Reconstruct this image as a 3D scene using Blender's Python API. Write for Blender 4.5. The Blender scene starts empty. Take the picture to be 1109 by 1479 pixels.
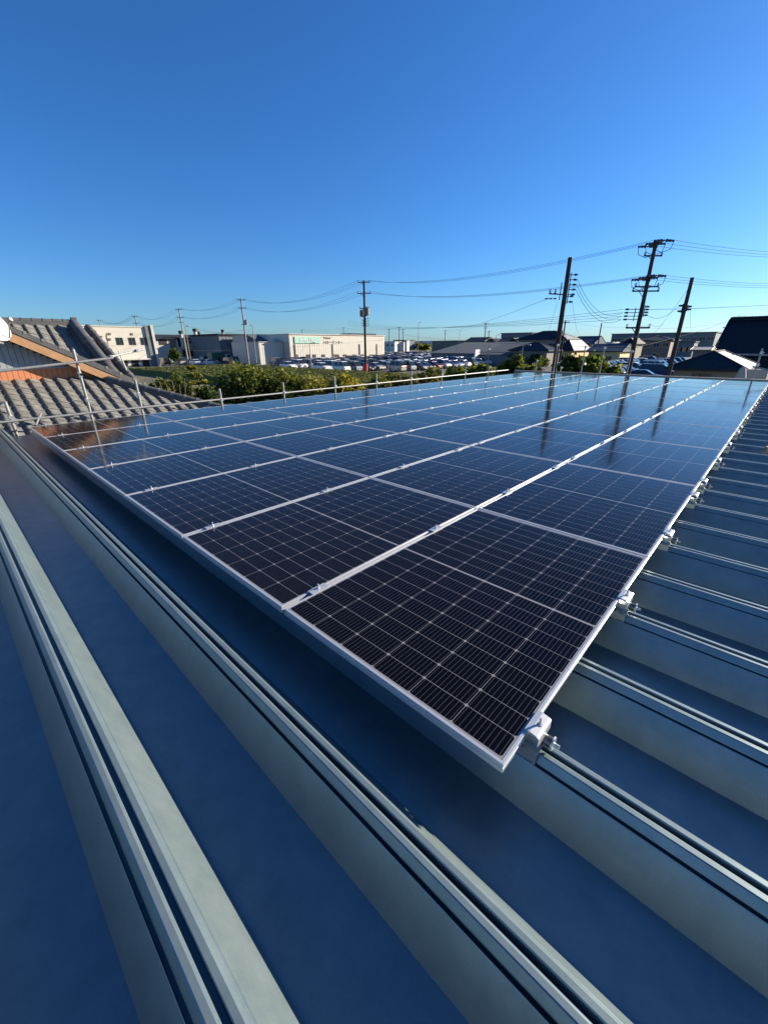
import bpy, math, random
from mathutils import Vector, Matrix
random.seed(7)
S = bpy.context.scene
COL = S.collection
PI = math.pi

# ------------------------------------------------------------------ camera
CAM = Vector((0.3117, -0.8392, 1.1528))
RGT = Vector((0.72892, 0.68458, -0.00520))
DWN = Vector((0.25724, -0.28093, -0.92461))
FWD = Vector((-0.63443, 0.67263, -0.38087))
FPX, CX, CY = 585.59, 554.5, 739.5
cd = bpy.data.cameras.new('camera')
cam = bpy.data.objects.new('camera', cd)
COL.objects.link(cam)
M = Matrix((RGT, -DWN, -FWD)).transposed().to_4x4()
M.translation = CAM
cam.matrix_world = M
cd.sensor_fit = 'VERTICAL'
cd.sensor_height = 36.0
cd.lens = 36.0 * FPX / 1479.0
cd.clip_start = 0.02
cd.clip_end = 8000
S.camera = cam
G = -3.4                                   # ground level below the roof plane

# ------------------------------------------------------------------ sky and sun
SUN_AZ, SUN_EL = math.radians(25), math.radians(20)
w = bpy.data.worlds.new('World')
S.world = w
w.use_nodes = True
wn, wl = w.node_tree.nodes, w.node_tree.links
sky = wn.new('ShaderNodeTexSky')
sky.sky_type = 'NISHITA'
sky.sun_disc = False
sky.sun_elevation = SUN_EL
sky.sun_rotation = SUN_AZ
sky.air_density = 1.0
sky.dust_density = 0.4
sky.ozone_density = 6.0
hs = wn.new('ShaderNodeHueSaturation')
hs.inputs['Saturation'].default_value = 1.1
hs.inputs['Value'].default_value = 1.0
wl.new(sky.outputs[0], hs.inputs['Color'])
tint = wn.new('ShaderNodeMixRGB')            # camera white balance: cooler, deeper blue
tint.blend_type = 'MULTIPLY'
tint.inputs[0].default_value = 1.0
tint.inputs[2].default_value = (0.74, 1.0, 1.25, 1)
wl.new(hs.outputs[0], tint.inputs[1])
wl.new(tint.outputs[0], wn['Background'].inputs['Color'])
wn['Background'].inputs['Strength'].default_value = 0.0585
sd = bpy.data.lights.new('sun', 'SUN')
sd.energy = 5.0
sd.angle = math.radians(0.5)
sd.color = (1.0, 0.89, 0.72)
sun = bpy.data.objects.new('sun', sd)
COL.objects.link(sun)
SDIR = Vector((math.sin(SUN_AZ) * math.cos(SUN_EL), math.cos(SUN_AZ) * math.cos(SUN_EL), math.sin(SUN_EL)))
sun.rotation_euler = SDIR.to_track_quat('Z', 'Y').to_euler()
S.view_settings.view_transform = 'Standard'
S.view_settings.look = 'None'
S.view_settings.exposure = 1.2
S.view_settings.gamma = 1.0

# ------------------------------------------------------------------ measuring helpers
def ray(px, py):
    return RGT * ((px - CX) / FPX) + DWN * ((py - CY) / FPX) + FWD
def on_z(px, py, z):
    d = ray(px, py)
    return CAM + d * ((z - CAM.z) / d.z)
def gnd(px, py):
    return on_z(px, py, G)
def on_x(px, py, x):
    d = ray(px, py)
    return CAM + d * ((x - CAM.x) / d.x)
def on_y(px, py, y):
    d = ray(px, py)
    return CAM + d * ((y - CAM.y) / d.y)
def at_d(px, py, dist):
    d = ray(px, py)
    return CAM + d * (dist / math.hypot(d.x, d.y))

# ------------------------------------------------------------------ materials
MATS = {}
def mat(name, col, rough=0.6, metal=0.0, var=0.0, vscale=5.0, bump=0.0, bscale=30.0, spec=None):
    m = bpy.data.materials.new(name)
    m.use_nodes = True
    n, l = m.node_tree.nodes, m.node_tree.links
    b = n['Principled BSDF']
    b.inputs['Base Color'].default_value = (*col, 1)
    b.inputs['Roughness'].default_value = rough
    b.inputs['Metallic'].default_value = metal
    if spec is not None:
        b.inputs['Specular IOR Level'].default_value = spec
    if var or bump:
        tc = n.new('ShaderNodeTexCoord')
    if var:
        nz = n.new('ShaderNodeTexNoise')
        nz.inputs['Scale'].default_value = vscale
        nz.inputs['Detail'].default_value = 6
        nz.inputs['Roughness'].default_value = 0.65
        l.new(tc.outputs['Object'], nz.inputs['Vector'])
        r = n.new('ShaderNodeValToRGB')
        r.color_ramp.elements[0].position = 0.3
        r.color_ramp.elements[1].position = 0.7
        r.color_ramp.elements[0].color = (*[c * (1 - var) for c in col], 1)
        r.color_ramp.elements[1].color = (*[min(1, c * (1 + var)) for c in col], 1)
        l.new(nz.outputs['Fac'], r.inputs['Fac'])
        l.new(r.outputs['Color'], b.inputs['Base Color'])
    if bump:
        nb = n.new('ShaderNodeTexNoise')
        nb.inputs['Scale'].default_value = bscale
        nb.inputs['Detail'].default_value = 5
        l.new(tc.outputs['Object'], nb.inputs['Vector'])
        bm = n.new('ShaderNodeBump')
        bm.inputs['Strength'].default_value = bump
        bm.inputs['Distance'].default_value = 0.02
        l.new(nb.outputs['Fac'], bm.inputs['Height'])
        l.new(bm.outputs['Normal'], b.inputs['Normal'])
    MATS[name] = m
    return m

def roof_metal():
    m = mat('coated_galvalume', (0.40, 0.43, 0.40), 0.33, 0.5)
    n, l = m.node_tree.nodes, m.node_tree.links
    b = n['Principled BSDF']
    tc = n.new('ShaderNodeTexCoord')
    mp = n.new('ShaderNodeMapping')
    mp.inputs['Scale'].default_value = (0.7, 6, 6)
    l.new(tc.outputs['Object'], mp.inputs['Vector'])
    nz = n.new('ShaderNodeTexNoise')
    nz.inputs['Scale'].default_value = 2.2
    nz.inputs['Detail'].default_value = 7
    l.new(mp.outputs[0], nz.inputs['Vector'])
    r = n.new('ShaderNodeMapRange')
    r.inputs['To Min'].default_value = 0.30
    r.inputs['To Max'].default_value = 0.44
    l.new(nz.outputs['Fac'], r.inputs['Value'])
    l.new(r.outputs[0], b.inputs['Roughness'])
    nf = n.new('ShaderNodeTexNoise')          # fine dust speckle
    nf.inputs['Scale'].default_value = 260
    nf.inputs['Detail'].default_value = 2
    l.new(tc.outputs['Object'], nf.inputs['Vector'])
    ns = n.new('ShaderNodeTexNoise')          # smudges left by rain and boots
    ns.inputs['Scale'].default_value = 9
    ns.inputs['Detail'].default_value = 8
    ns.inputs['Roughness'].default_value = 0.7
    l.new(tc.outputs['Object'], ns.inputs['Vector'])
    ad = n.new('ShaderNodeMath')
    ad.operation = 'MULTIPLY_ADD'
    ad.inputs[1].default_value = 0.35
    l.new(nf.outputs['Fac'], ad.inputs[0])
    l.new(ns.outputs['Fac'], ad.inputs[2])
    cr = n.new('ShaderNodeValToRGB')
    cr.color_ramp.elements[0].position = 0.45
    cr.color_ramp.elements[1].position = 0.95
    cr.color_ramp.elements[0].color = (0.160, 0.215, 0.228, 1)
    cr.color_ramp.elements[1].color = (0.240, 0.298, 0.300, 1)
    l.new(ad.outputs[0], cr.inputs['Fac'])
    sc_ = n.new('ShaderNodeTexNoise')         # dried smears and boot scuffs
    sc_.inputs['Scale'].default_value = 6.5
    sc_.inputs['Detail'].default_value = 9
    sc_.inputs['Roughness'].default_value = 0.75
    sc_.inputs['Distortion'].default_value = 1.2
    l.new(tc.outputs['Object'], sc_.inputs['Vector'])
    sr = n.new('ShaderNodeValToRGB')
    sr.color_ramp.elements[0].position = 0.635
    sr.color_ramp.elements[1].position = 0.72
    sr.color_ramp.elements[0].color = (0, 0, 0, 1)
    sr.color_ramp.elements[1].color = (0.35, 0.35, 0.35, 1)
    l.new(sc_.outputs['Fac'], sr.inputs['Fac'])
    sm2 = n.new('ShaderNodeMixRGB')
    l.new(sr.outputs['Color'], sm2.inputs[0])
    l.new(cr.outputs['Color'], sm2.inputs[1])
    sm2.inputs[2].default_value = (0.34, 0.37, 0.35, 1)
    l.new(sm2.outputs[0], b.inputs['Base Color'])
    mp2 = n.new('ShaderNodeMapping')          # slight oil-canning of the thin sheet
    mp2.inputs['Scale'].default_value = (1.3, 3.5, 3.5)
    l.new(tc.outputs['Object'], mp2.inputs['Vector'])
    nb = n.new('ShaderNodeTexNoise')
    nb.inputs['Scale'].default_value = 1.0
    nb.inputs['Detail'].default_value = 1.5
    l.new(mp2.outputs[0], nb.inputs['Vector'])
    bp = n.new('ShaderNodeBump')
    bp.inputs['Strength'].default_value = 0.22
    bp.inputs['Distance'].default_value = 0.02
    l.new(nb.outputs['Fac'], bp.inputs['Height'])
    l.new(bp.outputs['Normal'], b.inputs['Normal'])
    return m

PW, PL = 1.134, 1.722                      # one module
def cell_glass():
    """Mono half-cut cells under glass, drawn from the module's own object coordinates."""
    m = mat('solar_cells', (0.01, 0.01, 0.015), 0.07)
    n, l = m.node_tree.nodes, m.node_tree.links
    b = n['Principled BSDF']
    tc = n.new('ShaderNodeTexCoord')
    sp = n.new('ShaderNodeSeparateXYZ')
    l.new(tc.outputs['Object'], sp.inputs[0])
    def mth(op, a, bb=None, c=None):
        q = n.new('ShaderNodeMath')
        q.operation = op
        for k, v in enumerate((a, bb, c)):
            if v is None: continue
            if isinstance(v, (int, float)): q.inputs[k].default_value = v
            else: l.new(v, q.inputs[k])
        return q.outputs[0]
    cw, chh = 0.1835, 0.0928
    mx = (PW - 6 * cw) / 2
    xx = mth('SUBTRACT', sp.outputs['X'], mx)
    ux = mth('DIVIDE', xx, cw)
    fx = mth('FRACT', ux)
    dx = mth('MULTIPLY', mth('SUBTRACT', 0.5, mth('ABSOLUTE', mth('SUBTRACT', fx, 0.5))), cw)   # distance to column edge
    # rows are mirrored about the middle; the middle gap is wider
    yy = mth('SUBTRACT', mth('ABSOLUTE', mth('SUBTRACT', sp.outputs['Y'], PL / 2)), 0.0055)
    uy = mth('DIVIDE', yy, chh)
    fy = mth('FRACT', uy)
    dy = mth('MULTIPLY', mth('SUBTRACT', 0.5, mth('ABSOLUTE', mth('SUBTRACT', fy, 0.5))), chh)
    gx = mth('LESS_THAN', dx, 0.0009)
    gy = mth('LESS_THAN', dy, 0.0009)
    mid = mth('LESS_THAN', yy, 0.0)
    dia = mth('LESS_THAN', mth('ADD', dx, dy), 0.0085)
    ox = mth('MAXIMUM', mth('LESS_THAN', ux, 0.0), mth('GREATER_THAN', ux, 6.0))
    oy = mth('GREATER_THAN', uy, 9.0)
    out = mth('MAXIMUM', ox, oy)
    gap = mth('MAXIMUM', mth('MAXIMUM', gx, gy), mth('MAXIMUM', mth('MAXIMUM', mid, dia), out))
    bus = mth('LESS_THAN', mth('ABSOLUTE', mth('SUBTRACT', mth('FRACT', mth('MULTIPLY', fx, 10.0)), 0.5)), 0.030)
    nz = n.new('ShaderNodeTexNoise')
    nz.inputs['Scale'].default_value = 3.0
    l.new(tc.outputs['Object'], nz.inputs['Vector'])
    oi = n.new('ShaderNodeObjectInfo')
    nsc = mth('MULTIPLY_ADD', oi.outputs['Random'], 0.7, mth('MULTIPLY', nz.outputs['Fac'], 0.6))
    cc = n.new('ShaderNodeMixRGB')
    cc.inputs[1].default_value = (0.0015, 0.0015, 0.003, 1)
    cc.inputs[2].default_value = (0.0045, 0.0042, 0.006, 1)
    l.new(nsc, cc.inputs[0])
    c1 = n.new('ShaderNodeMixRGB')
    l.new(bus, c1.inputs[0])
    l.new(cc.outputs[0], c1.inputs[1])
    c1.inputs[2].default_value = (0.085, 0.082, 0.095, 1)
    c2 = n.new('ShaderNodeMixRGB')
    l.new(gap, c2.inputs[0])
    l.new(c1.outputs[0], c2.inputs[1])
    c2.inputs[2].default_value = (0.21, 0.21, 0.225, 1)
    l.new(c2.outputs[0], b.inputs['Base Color'])
    b.inputs['IOR'].default_value = 1.5
    b.inputs['Specular IOR Level'].default_value = 0.13
    # dust film makes the glass a little uneven
    nd = n.new('ShaderNodeTexNoise')
    nd.inputs['Scale'].default_value = 14
    nd.inputs['Detail'].default_value = 6
    l.new(tc.outputs['Object'], nd.inputs['Vector'])
    mr = n.new('ShaderNodeMapRange')
    mr.inputs['To Min'].default_value = 0.065
    mr.inputs['To Max'].default_value = 0.125
    l.new(nd.outputs['Fac'], mr.inputs['Value'])
    l.new(mr.outputs[0], b.inputs['Roughness'])
    return m

ROOF = roof_metal()
CELL = cell_glass()
ALU = mat('anodised_aluminium', (0.52, 0.53, 0.545), 0.34, 0.45, 0.05, 12)
STEEL = mat('zinc_steel', (0.55, 0.55, 0.53), 0.38, 0.75, 0.15, 30)
DKSTEEL = mat('stainless_bolt', (0.16, 0.155, 0.145), 0.3, 0.9)
PIPE = mat('galvanised_pipe', (0.29, 0.29, 0.28), 0.5, 0.45, 0.18, 9)
FLASH = mat('grey_brown_flashing', (0.22, 0.20, 0.185), 0.5, 0.2, 0.1, 3)
TILE = mat('smoked_clay_tile', (0.165, 0.158, 0.138), 0.6, 0.0, 0.4, 5.5, 0.3, 40)
TILED = mat('dark_clay_tile', (0.085, 0.084, 0.082), 0.5, 0.0, 0.3, 4.0, 0.2, 40)
TILEBLK = mat('black_glazed_tile', (0.011, 0.013, 0.018), 0.55, 0.0, 0.25, 2, 0, 30, 0.2)
NAVY = mat('navy_slate_roof', (0.024, 0.029, 0.038), 0.8, 0, 0.25, 2, 0, 30, 0.15)
WOODB = mat('varnished_bargeboard', (0.38, 0.21, 0.105), 0.5, 0, 0.18, 6)
SIDING = mat('grey_board_siding', (0.27, 0.285, 0.295), 0.6, 0, 0.12, 4)
ORANGE = mat('orange_render', (0.52, 0.19, 0.085), 0.75, 0, 0.08, 5)
WHITE = mat('white_paint', (0.60, 0.595, 0.56), 0.5, 0, 0.04, 3)
CREAMW = mat('cream_wall_panel', (0.56, 0.515, 0.435), 0.7, 0, 0.05, 0.6)
WHITEW = mat('white_wall_panel', (0.50, 0.475, 0.415), 0.7, 0, 0.06, 0.5)
GREYW = mat('grey_wall_panel', (0.16, 0.175, 0.18), 0.7, 0, 0.12, 0.6, 0, 30, 0.2)
BEIGEW = mat('beige_render', (0.30, 0.235, 0.17), 0.8, 0, 0.08, 1)
TANW = mat('tan_wall', (0.19, 0.16, 0.125), 0.8, 0, 0.1, 1)
YELW = mat('yellow_render', (0.62, 0.46, 0.22), 0.8, 0, 0.06, 1)
REDB = mat('rust_shutter', (0.36, 0.13, 0.06), 0.7, 0, 0.1, 1)
DARK = mat('dark_interior', (0.012, 0.012, 0.014), 0.7)
GLASS = mat('window_glass', (0.015, 0.018, 0.022), 0.06)
GROOF = mat('grey_metal_roof', (0.10, 0.115, 0.125), 0.85, 0.0, 0.1, 0.4, 0, 30, 0.15)
DROOF = mat('dark_metal_roof', (0.03, 0.033, 0.037), 0.8, 0.0, 0.15, 0.5, 0, 30, 0.15)
BROOF = mat('blue_metal_roof', (0.03, 0.06, 0.10), 0.7, 0.0, 0.15, 0.8, 0, 30, 0.2)
PROOF = mat('pale_and_sunlit_roof', (0.30, 0.285, 0.26), 0.6, 0, 0.12, 1)  # pale roof; also laid on +x slopes of dark roofs as painted sunlight
MINT = mat('mint_sign_board', (0.30, 0.52, 0.41), 0.5)
BLACKP = mat('black_lettering', (0.015, 0.015, 0.015), 0.5)
CONC = mat('weathered_concrete_pole', (0.060, 0.050, 0.042), 0.9, 0, 0.3, 5, 0, 30, 0.1)
CONCL = mat('pale_concrete_pole', (0.24, 0.225, 0.20), 0.8, 0, 0.2, 4)
HARD = mat('dark_line_hardware', (0.03, 0.03, 0.032), 0.5)
PORC = mat('porcelain_insulator', (0.045, 0.04, 0.05), 0.25)
WIRE = mat('black_cable', (0.03, 0.033, 0.04), 0.9, 0, 0, 5, 0, 30, 0.1)
WIREL = mat('grey_cable', (0.32, 0.32, 0.30), 0.6)
RED = mat('red_plastic', (0.50, 0.035, 0.03), 0.4)
BARK = mat('bark', (0.085, 0.06, 0.04), 0.9, 0, 0.3, 12)
TIMBER = mat('raw_timber', (0.38, 0.25, 0.12), 0.7, 0, 0.2, 10)
def leafmat(name, col, tr):
    m = mat(name, col, 0.55, 0, 0.3, 3, 0, 30, 0.25)
    n, l = m.node_tree.nodes, m.node_tree.links
    b = n['Principled BSDF']; out = n['Material Output']
    t = n.new('ShaderNodeBsdfTranslucent')
    src = b.inputs['Base Color'].links[0].from_socket
    g2 = n.new('ShaderNodeMixRGB'); g2.blend_type = 'MULTIPLY'; g2.inputs[0].default_value = 1
    l.new(src, g2.inputs[1]); g2.inputs[2].default_value = (1.5, 1.4, 0.7, 1)
    l.new(g2.outputs[0], t.inputs['Color'])
    mx = n.new('ShaderNodeMixShader'); mx.inputs[0].default_value = tr
    l.new(b.outputs[0], mx.inputs[1]); l.new(t.outputs[0], mx.inputs[2]); l.new(mx.outputs[0], out.inputs['Surface'])
    return m
LEAFD = leafmat('leaf_dark', (0.028, 0.050, 0.012), 0.35)
LEAFM = leafmat('leaf_mid', (0.085, 0.115, 0.022), 0.45)
LEAFL = leafmat('leaf_light', (0.19, 0.20, 0.04), 0.45)
LEAFY = leafmat('leaf_yellow', (0.30, 0.25, 0.04), 0.45)
LEAFR = leafmat('leaf_dry', (0.20, 0.135, 0.06), 0.3)
TEA = mat('tea_foliage', (0.11, 0.11, 0.024), 0.8, 0, 0.6, 2.2, 0.9, 9, 0.15)
SOIL = mat('dry_field_ground', (0.115, 0.105, 0.05), 0.95, 0, 0.4, 0.12, 0.5, 2)
ASPH = mat('asphalt', (0.085, 0.083, 0.078), 0.9, 0, 0.2, 0.3)
KERB = mat('kerb_concrete', (0.36, 0.34, 0.30), 0.85, 0, 0.1, 1)
LINEW = mat('road_marking', (0.65, 0.65, 0.62), 0.8)
GRASS = mat('straw_grass', (0.22, 0.205, 0.075), 0.95, 0, 0.35, 0.3)
HEADL = mat('headlamp_glass', (0.65, 0.66, 0.68), 0.12, 0.3)
TAILL = mat('tail_lamp', (0.40, 0.02, 0.015), 0.2)
RUBBER = mat('tyre_rubber', (0.018, 0.018, 0.018), 0.8)
CARC = {}
for nm_, c_, mt_ in (('white', (0.72, 0.72, 0.70), 0), ('silver', (0.42, 0.43, 0.44), 0.55), ('black', (0.012, 0.012, 0.014), 0),
                     ('dark grey', (0.05, 0.052, 0.056), 0.3), ('navy blue', (0.015, 0.028, 0.09), 0.2), ('dark red', (0.16, 0.012, 0.012), 0.2),
                     ('pale green', (0.34, 0.42, 0.37), 0.2), ('beige', (0.44, 0.39, 0.31), 0.2)):
    CARC[nm_] = mat('car_paint_' + nm_.replace(' ', '_'), c_, 0.22, mt_)

# ------------------------------------------------------------------ mesh builder
class MB:
    def __init__(s):
        s.v, s.f, s.mi, s.m, s.sm = [], [], [], [], []
    def slot(s, m):
        if m not in s.m: s.m.append(m)
        return s.m.index(m)
    def poly(s, pts, m, smooth=False):
        b = len(s.v)
        s.v += [tuple(p) for p in pts]
        s.f.append(tuple(range(b, b + len(pts))))
        s.mi.append(s.slot(m)); s.sm.append(smooth)
    def mesh(s, vs, fs, m, smooth=False):
        b = len(s.v)
        s.v += [tuple(p) for p in vs]
        k = s.slot(m)
        for f in fs:
            s.f.append(tuple(b + i for i in f)); s.mi.append(k); s.sm.append(smooth)
    def box(s, c, d, m, rz=0.0, mtx=None):
        hx, hy, hz = d[0] / 2, d[1] / 2, d[2] / 2
        vs = [Vector((x, y, z)) for x in (-hx, hx) for y in (-hy, hy) for z in (-hz, hz)]
        if mtx is not None: vs = [mtx @ v for v in vs]
        if rz:
            R = Matrix.Rotation(rz, 3, 'Z'); vs = [R @ v for v in vs]
        vs = [v + Vector(c) for v in vs]
        s.mesh(vs, [(0, 1, 3, 2), (4, 6, 7, 5), (0, 4, 5, 1), (2, 3, 7, 6), (0, 2, 6, 4), (1, 5, 7, 3)], m)
    def bx(s, a, b, m):
        s.box([(a[i] + b[i]) / 2 for i in range(3)], [abs(b[i] - a[i]) for i in range(3)], m)
    def tube(s, p, q, r, m, n=10, r2=None, cap=True):
        p, q = Vector(p), Vector(q)
        r2 = r if r2 is None else r2
        d = (q - p).normalized()
        a = d.orthogonal().normalized(); b = d.cross(a)
        vs = []
        for k in range(n):
            t = 2 * PI * k / n
            o = a * math.cos(t) + b * math.sin(t)
            vs += [p + o * r, q + o * r2]
        fs = [(2 * k, 2 * ((k + 1) % n), 2 * ((k + 1) % n) + 1, 2 * k + 1) for k in range(n)]
        s.mesh(vs, fs, m, True)
        if cap:
            s.poly([vs[2 * k] for k in reversed(range(n))], m)
            s.poly([vs[2 * k + 1] for k in range(n)], m)
    def path(s, pts, r, m, n=6):
        pts = [Vector(p) for p in pts]
        vs, fs = [], []
        for i, p in enumerate(pts):
            d = (pts[min(i + 1, len(pts) - 1)] - pts[max(i - 1, 0)]).normalized()
            a = d.cross(Vector((0, 0, 1)))
            a = a.normalized() if a.length > 1e-4 else Vector((1, 0, 0))
            b = d.cross(a)
            for k in range(n):
                t = 2 * PI * k / n
                vs.append(p + (a * math.cos(t) + b * math.sin(t)) * r)
        for i in range(len(pts) - 1):
            for k in range(n):
                fs.append((i * n + k, i * n + (k + 1) % n, (i + 1) * n + (k + 1) % n, (i + 1) * n + k))
        s.mesh(vs, fs, m, True)
    def prism(s, poly, axis, a, b, m):
        """polygon in the two other axes, extruded along axis from a to b"""
        def P(u, v, t):
            return {'x': (t, u, v), 'y': (u, t, v), 'z': (u, v, t)}[axis]
        n = len(poly)
        vs = [P(u, v, a) for u, v in poly] + [P(u, v, b) for u, v in poly]
        fs = [tuple(range(n)), tuple(range(2 * n - 1, n - 1, -1))] + [(i, i + n, (i + 1) % n + n, (i + 1) % n) for i in range(n)]
        s.mesh(vs, fs, m)
    def build(s, name, parent=None, loc=None, bevel=0.0):
        me = bpy.data.meshes.new(name)
        me.from_pydata(s.v, [], s.f)
        for m in s.m: me.materials.append(m)
        me.polygons.foreach_set('material_index', s.mi)
        me.polygons.foreach_set('use_smooth', s.sm)
        me.update()
        o = bpy.data.objects.new(name, me)
        COL.objects.link(o)
        if parent: o.parent = parent
        if loc is not None: o.location = loc
        if bevel:
            bv = o.modifiers.new('bevel', 'BEVEL'); bv.width = bevel; bv.segments = 2; bv.limit_method = 'ANGLE'
        return o

def tag(o, label, cat, group=None):
    o['label'] = label; o['category'] = cat
    if group: o['group'] = group
    return o
def thing(name, label, cat, loc=(0, 0, 0), group=None, rz=0.0):
    o = bpy.data.objects.new(name, None)
    o.empty_display_size = 0.2
    COL.objects.link(o)
    o.location = loc; o.rotation_euler = (0, 0, rz)
    return tag(o, label, cat, group)
def dup(root, loc, label, rz=None, group=None):
    c = root.copy(); COL.objects.link(c); c.location = loc
    if rz is not None: c.rotation_euler = (0, 0, rz)
    c['label'] = label
    if group: c['group'] = group
    for ch in root.children:
        d = ch.copy(); COL.objects.link(d); d.parent = c
        for g in ch.children:
            e = g.copy(); COL.objects.link(e); e.parent = d
    return c
def structure(o):
    o['kind'] = 'structure'
    return o
ORD = ['first', 'second', 'third', 'fourth', 'fifth', 'sixth', 'seventh', 'eighth', 'ninth', 'tenth', 'eleventh', 'twelfth', 'thirteenth',
       'fourteenth', 'fifteenth', 'sixteenth', 'seventeenth', 'eighteenth', 'nineteenth', 'twentieth', 'twenty-first', 'twenty-second',
       'twenty-third', 'twenty-fourth', 'twenty-fifth', 'twenty-sixth', 'twenty-seventh', 'twenty-eighth', 'twenty-ninth', 'thirtieth']

# ================================================================== ground
g = MB(); g.bx((-3500, -2500, G - 0.3), (2500, 4000, G), SOIL); structure(g.build('ground'))
g = MB(); g.bx((-135, 47.4, G + 0.001), (-45, 230, G + 0.008), ASPH); structure(g.build('car_park'))
g = MB(); g.bx((-40, 52, G + 0.001), (-4, 190, G + 0.008), ASPH); structure(g.build('car_park'))
g = MB(); g.bx((-122, 37, G + 0.001), (-92, 47.39, G + 0.008), ASPH); structure(g.build('car_park'))
g = MB(); g.bx((-92, 46.9, G + 0.002), (-45, 47.38, G + 0.14), KERB); structure(g.build('kerb'))
g = MB()
for X in (-91, -81.5, -75.5, -64.5, -58.5):
    for k in range(0, 24):
        g.bx((X - 2.5, 49.4 + k * 2.7, G + 0.008), (X + 2.5, 49.5 + k * 2.7, G + 0.012), LINEW)
structure(g.build('parking_bay_lines'))
g = MB(); g.bx((-30, 190, G + 0.002), (0, 340, G + 0.02), GRASS); structure(g.build('grass_field'))

# ================================================================== the warehouse we stand on
PITCH, R1 = 0.503, 0.208
prof = [(-0.126, -0.250), (-0.0565, -0.1195), (-0.0550, -0.1175), (-0.0535, -0.1205), (-0.0525, -0.1480), (-0.0400, -0.1480),
        (-0.0400, -0.1200), (-0.0440, -0.1165), (-0.0425, -0.1130), (-0.0300, -0.0905), (-0.0265, -0.0883), (-0.0125, -0.0890), (-0.0070, -0.0920), (-0.0030, -0.0995),
        (-0.0025, -0.1250), (0.0095, -0.1250), (0.0100, -0.0925), (0.0125, -0.0888), (0.0265, -0.0894), (0.0330, -0.0942),
        (0.0400, -0.1060), (0.0408, -0.1125), (0.0450, -0.1140), (0.126, -0.250)]
RK0, RK1 = -7, 35                          # ridge numbers
RX0, RX1 = -8.95, 9.0
whs = thing('warehouse', 'low warehouse with a ribbed silver metal roof carrying the solar panels', 'warehouse', (0, 0, G))
whs.location = (0, 0, 0)
b = MB()
ys = []
for k in range(RK0, RK1 + 1):
    c = R1 + k * PITCH
    for (dy_, z) in prof: ys.append((c + dy_, z))
xs = [RX0 + (RX1 - RX0) * i / 12 for i in range(13)]
vs = [(x, y, z) for x in xs for (y, z) in ys]
n = len(ys)
fs = [(i * n + j, (i + 1) * n + j, (i + 1) * n + j + 1, i * n + j + 1) for i in range(12) for j in range(n - 1)]
b.mesh(vs, fs, ROOF)
roof = b.build('roof_sheet', whs)
YA, YB = R1 + RK0 * PITCH - 0.126, R1 + RK1 * PITCH + 0.126
b = MB()
b.bx((RX0 + 0.25, YA + 0.1, G), (RX1 - 0.2, YA + 0.25, -0.27), GREYW)
b.bx((RX0 + 0.25, YB - 0.25, G), (RX1 - 0.2, YB - 0.1, -0.27), GREYW)
b.bx((RX0 + 0.25, YA + 0.25, G), (RX0 + 0.4, YB - 0.25, -0.27), GREYW)
b.bx((RX1 - 0.35, YA + 0.25, G), (RX1 - 0.2, YB - 0.25, -0.27), GREYW)
b.build('wall', whs)
b = MB()
b.prism([(YB - 0.02, -0.26), (YB + 0.10, -0.40), (YB + 0.10, 0.022), (YB + 0.085, 0.036), (YB - 0.055, 0.03), (YB - 0.055, 0.015), (YB - 0.02, 0.01)], 'x', RX0 - 0.02, RX1, FLASH)
b.build('verge_flashing', whs)
b = MB()
b.prism([(RX0 - 0.13, -0.28), (RX0 - 0.13, -0.40), (RX0 - 0.002, -0.40), (RX0 - 0.002, -0.262), (RX0 - 0.01, -0.262), (RX0 - 0.01, -0.385), (RX0 - 0.12, -0.385), (RX0 - 0.12, -0.28)], 'y', YA, YB, GREYW)
b.build('gutter', whs)

# ================================================================== solar panels
def make_panel():
    root = thing('photovoltaic_module', '', 'solar panel', (0, 0, 0), 'solar panels laid in rows on the warehouse roof')
    rings = [(0.034, -0.0330), (0.034, -0.0350), (0.0, -0.0350), (0.0, -0.0180), (0.0022, -0.0165), (0.0022, -0.0135), (0.0, -0.0120),
             (0.0, -0.0012), (0.0012, 0.0), (0.0105, 0.0), (0.0112, -0.0006), (0.0112, -0.0040)]
    vs, fs = [], []
    for (d, z) in rings:
        vs += [(d, d, z), (PW - d, d, z), (PW - d, PL - d, z), (d, PL - d, z)]
    for i in range(len(rings) - 1):
        for k in range(4):
            a, bb = i * 4 + k, i * 4 + (k + 1) % 4
            fs.append((a, bb, bb + 4, a + 4))
    f = MB(); f.mesh(vs, fs, ALU); f.build('frame', root)
    c = MB()
    i = 0.0105
    c.bx((i, i, -0.0058), (PW - i, PL - i, -0.0018), CELL)
    c.build('cell_sheet', root)
    return root
proto = make_panel()
MX, MY = 1.154, 1.742
NI, NJ = 7, 10
first = True
SIDE = ['right-hand edge column', 'second column from the right', 'third column from the right', 'middle column of the seven',
        'third column from the left', 'second column from the left', 'left-hand edge column']
for i in range(NI):
    for j in range(NJ):
        lab = 'black solar panel, %s from near end, %s' % (ORD[j] if j < NJ - 1 else 'last', SIDE[i])
        if i == 0 and j == 0: lab = 'black solar panel at the nearest corner of the array, with lone clamp at its tip'
        x, y = -(i + 1) * MX + 0.010 + 0.010, j * MY + 0.0
        if i == 0: pass
        loc = (-(i * MX) - PW, j * MY, random.uniform(-0.0012, 0.0012))
        if first:
            o = proto; o.location = loc; o['label'] = lab; first = False
        else:
            o = dup(proto, loc, lab)
        o.rotation_euler = (random.uniform(-0.0007, 0.0007), random.uniform(-0.0007, 0.0007), 0)

clamp_y = []
for j in range(NJ):
    k = math.ceil((MY * j + 0.19 - R1) / PITCH - 1e-6)
    for q in (k, k + 2):
        clamp_y.append((R1 + q * PITCH, j))
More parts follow.
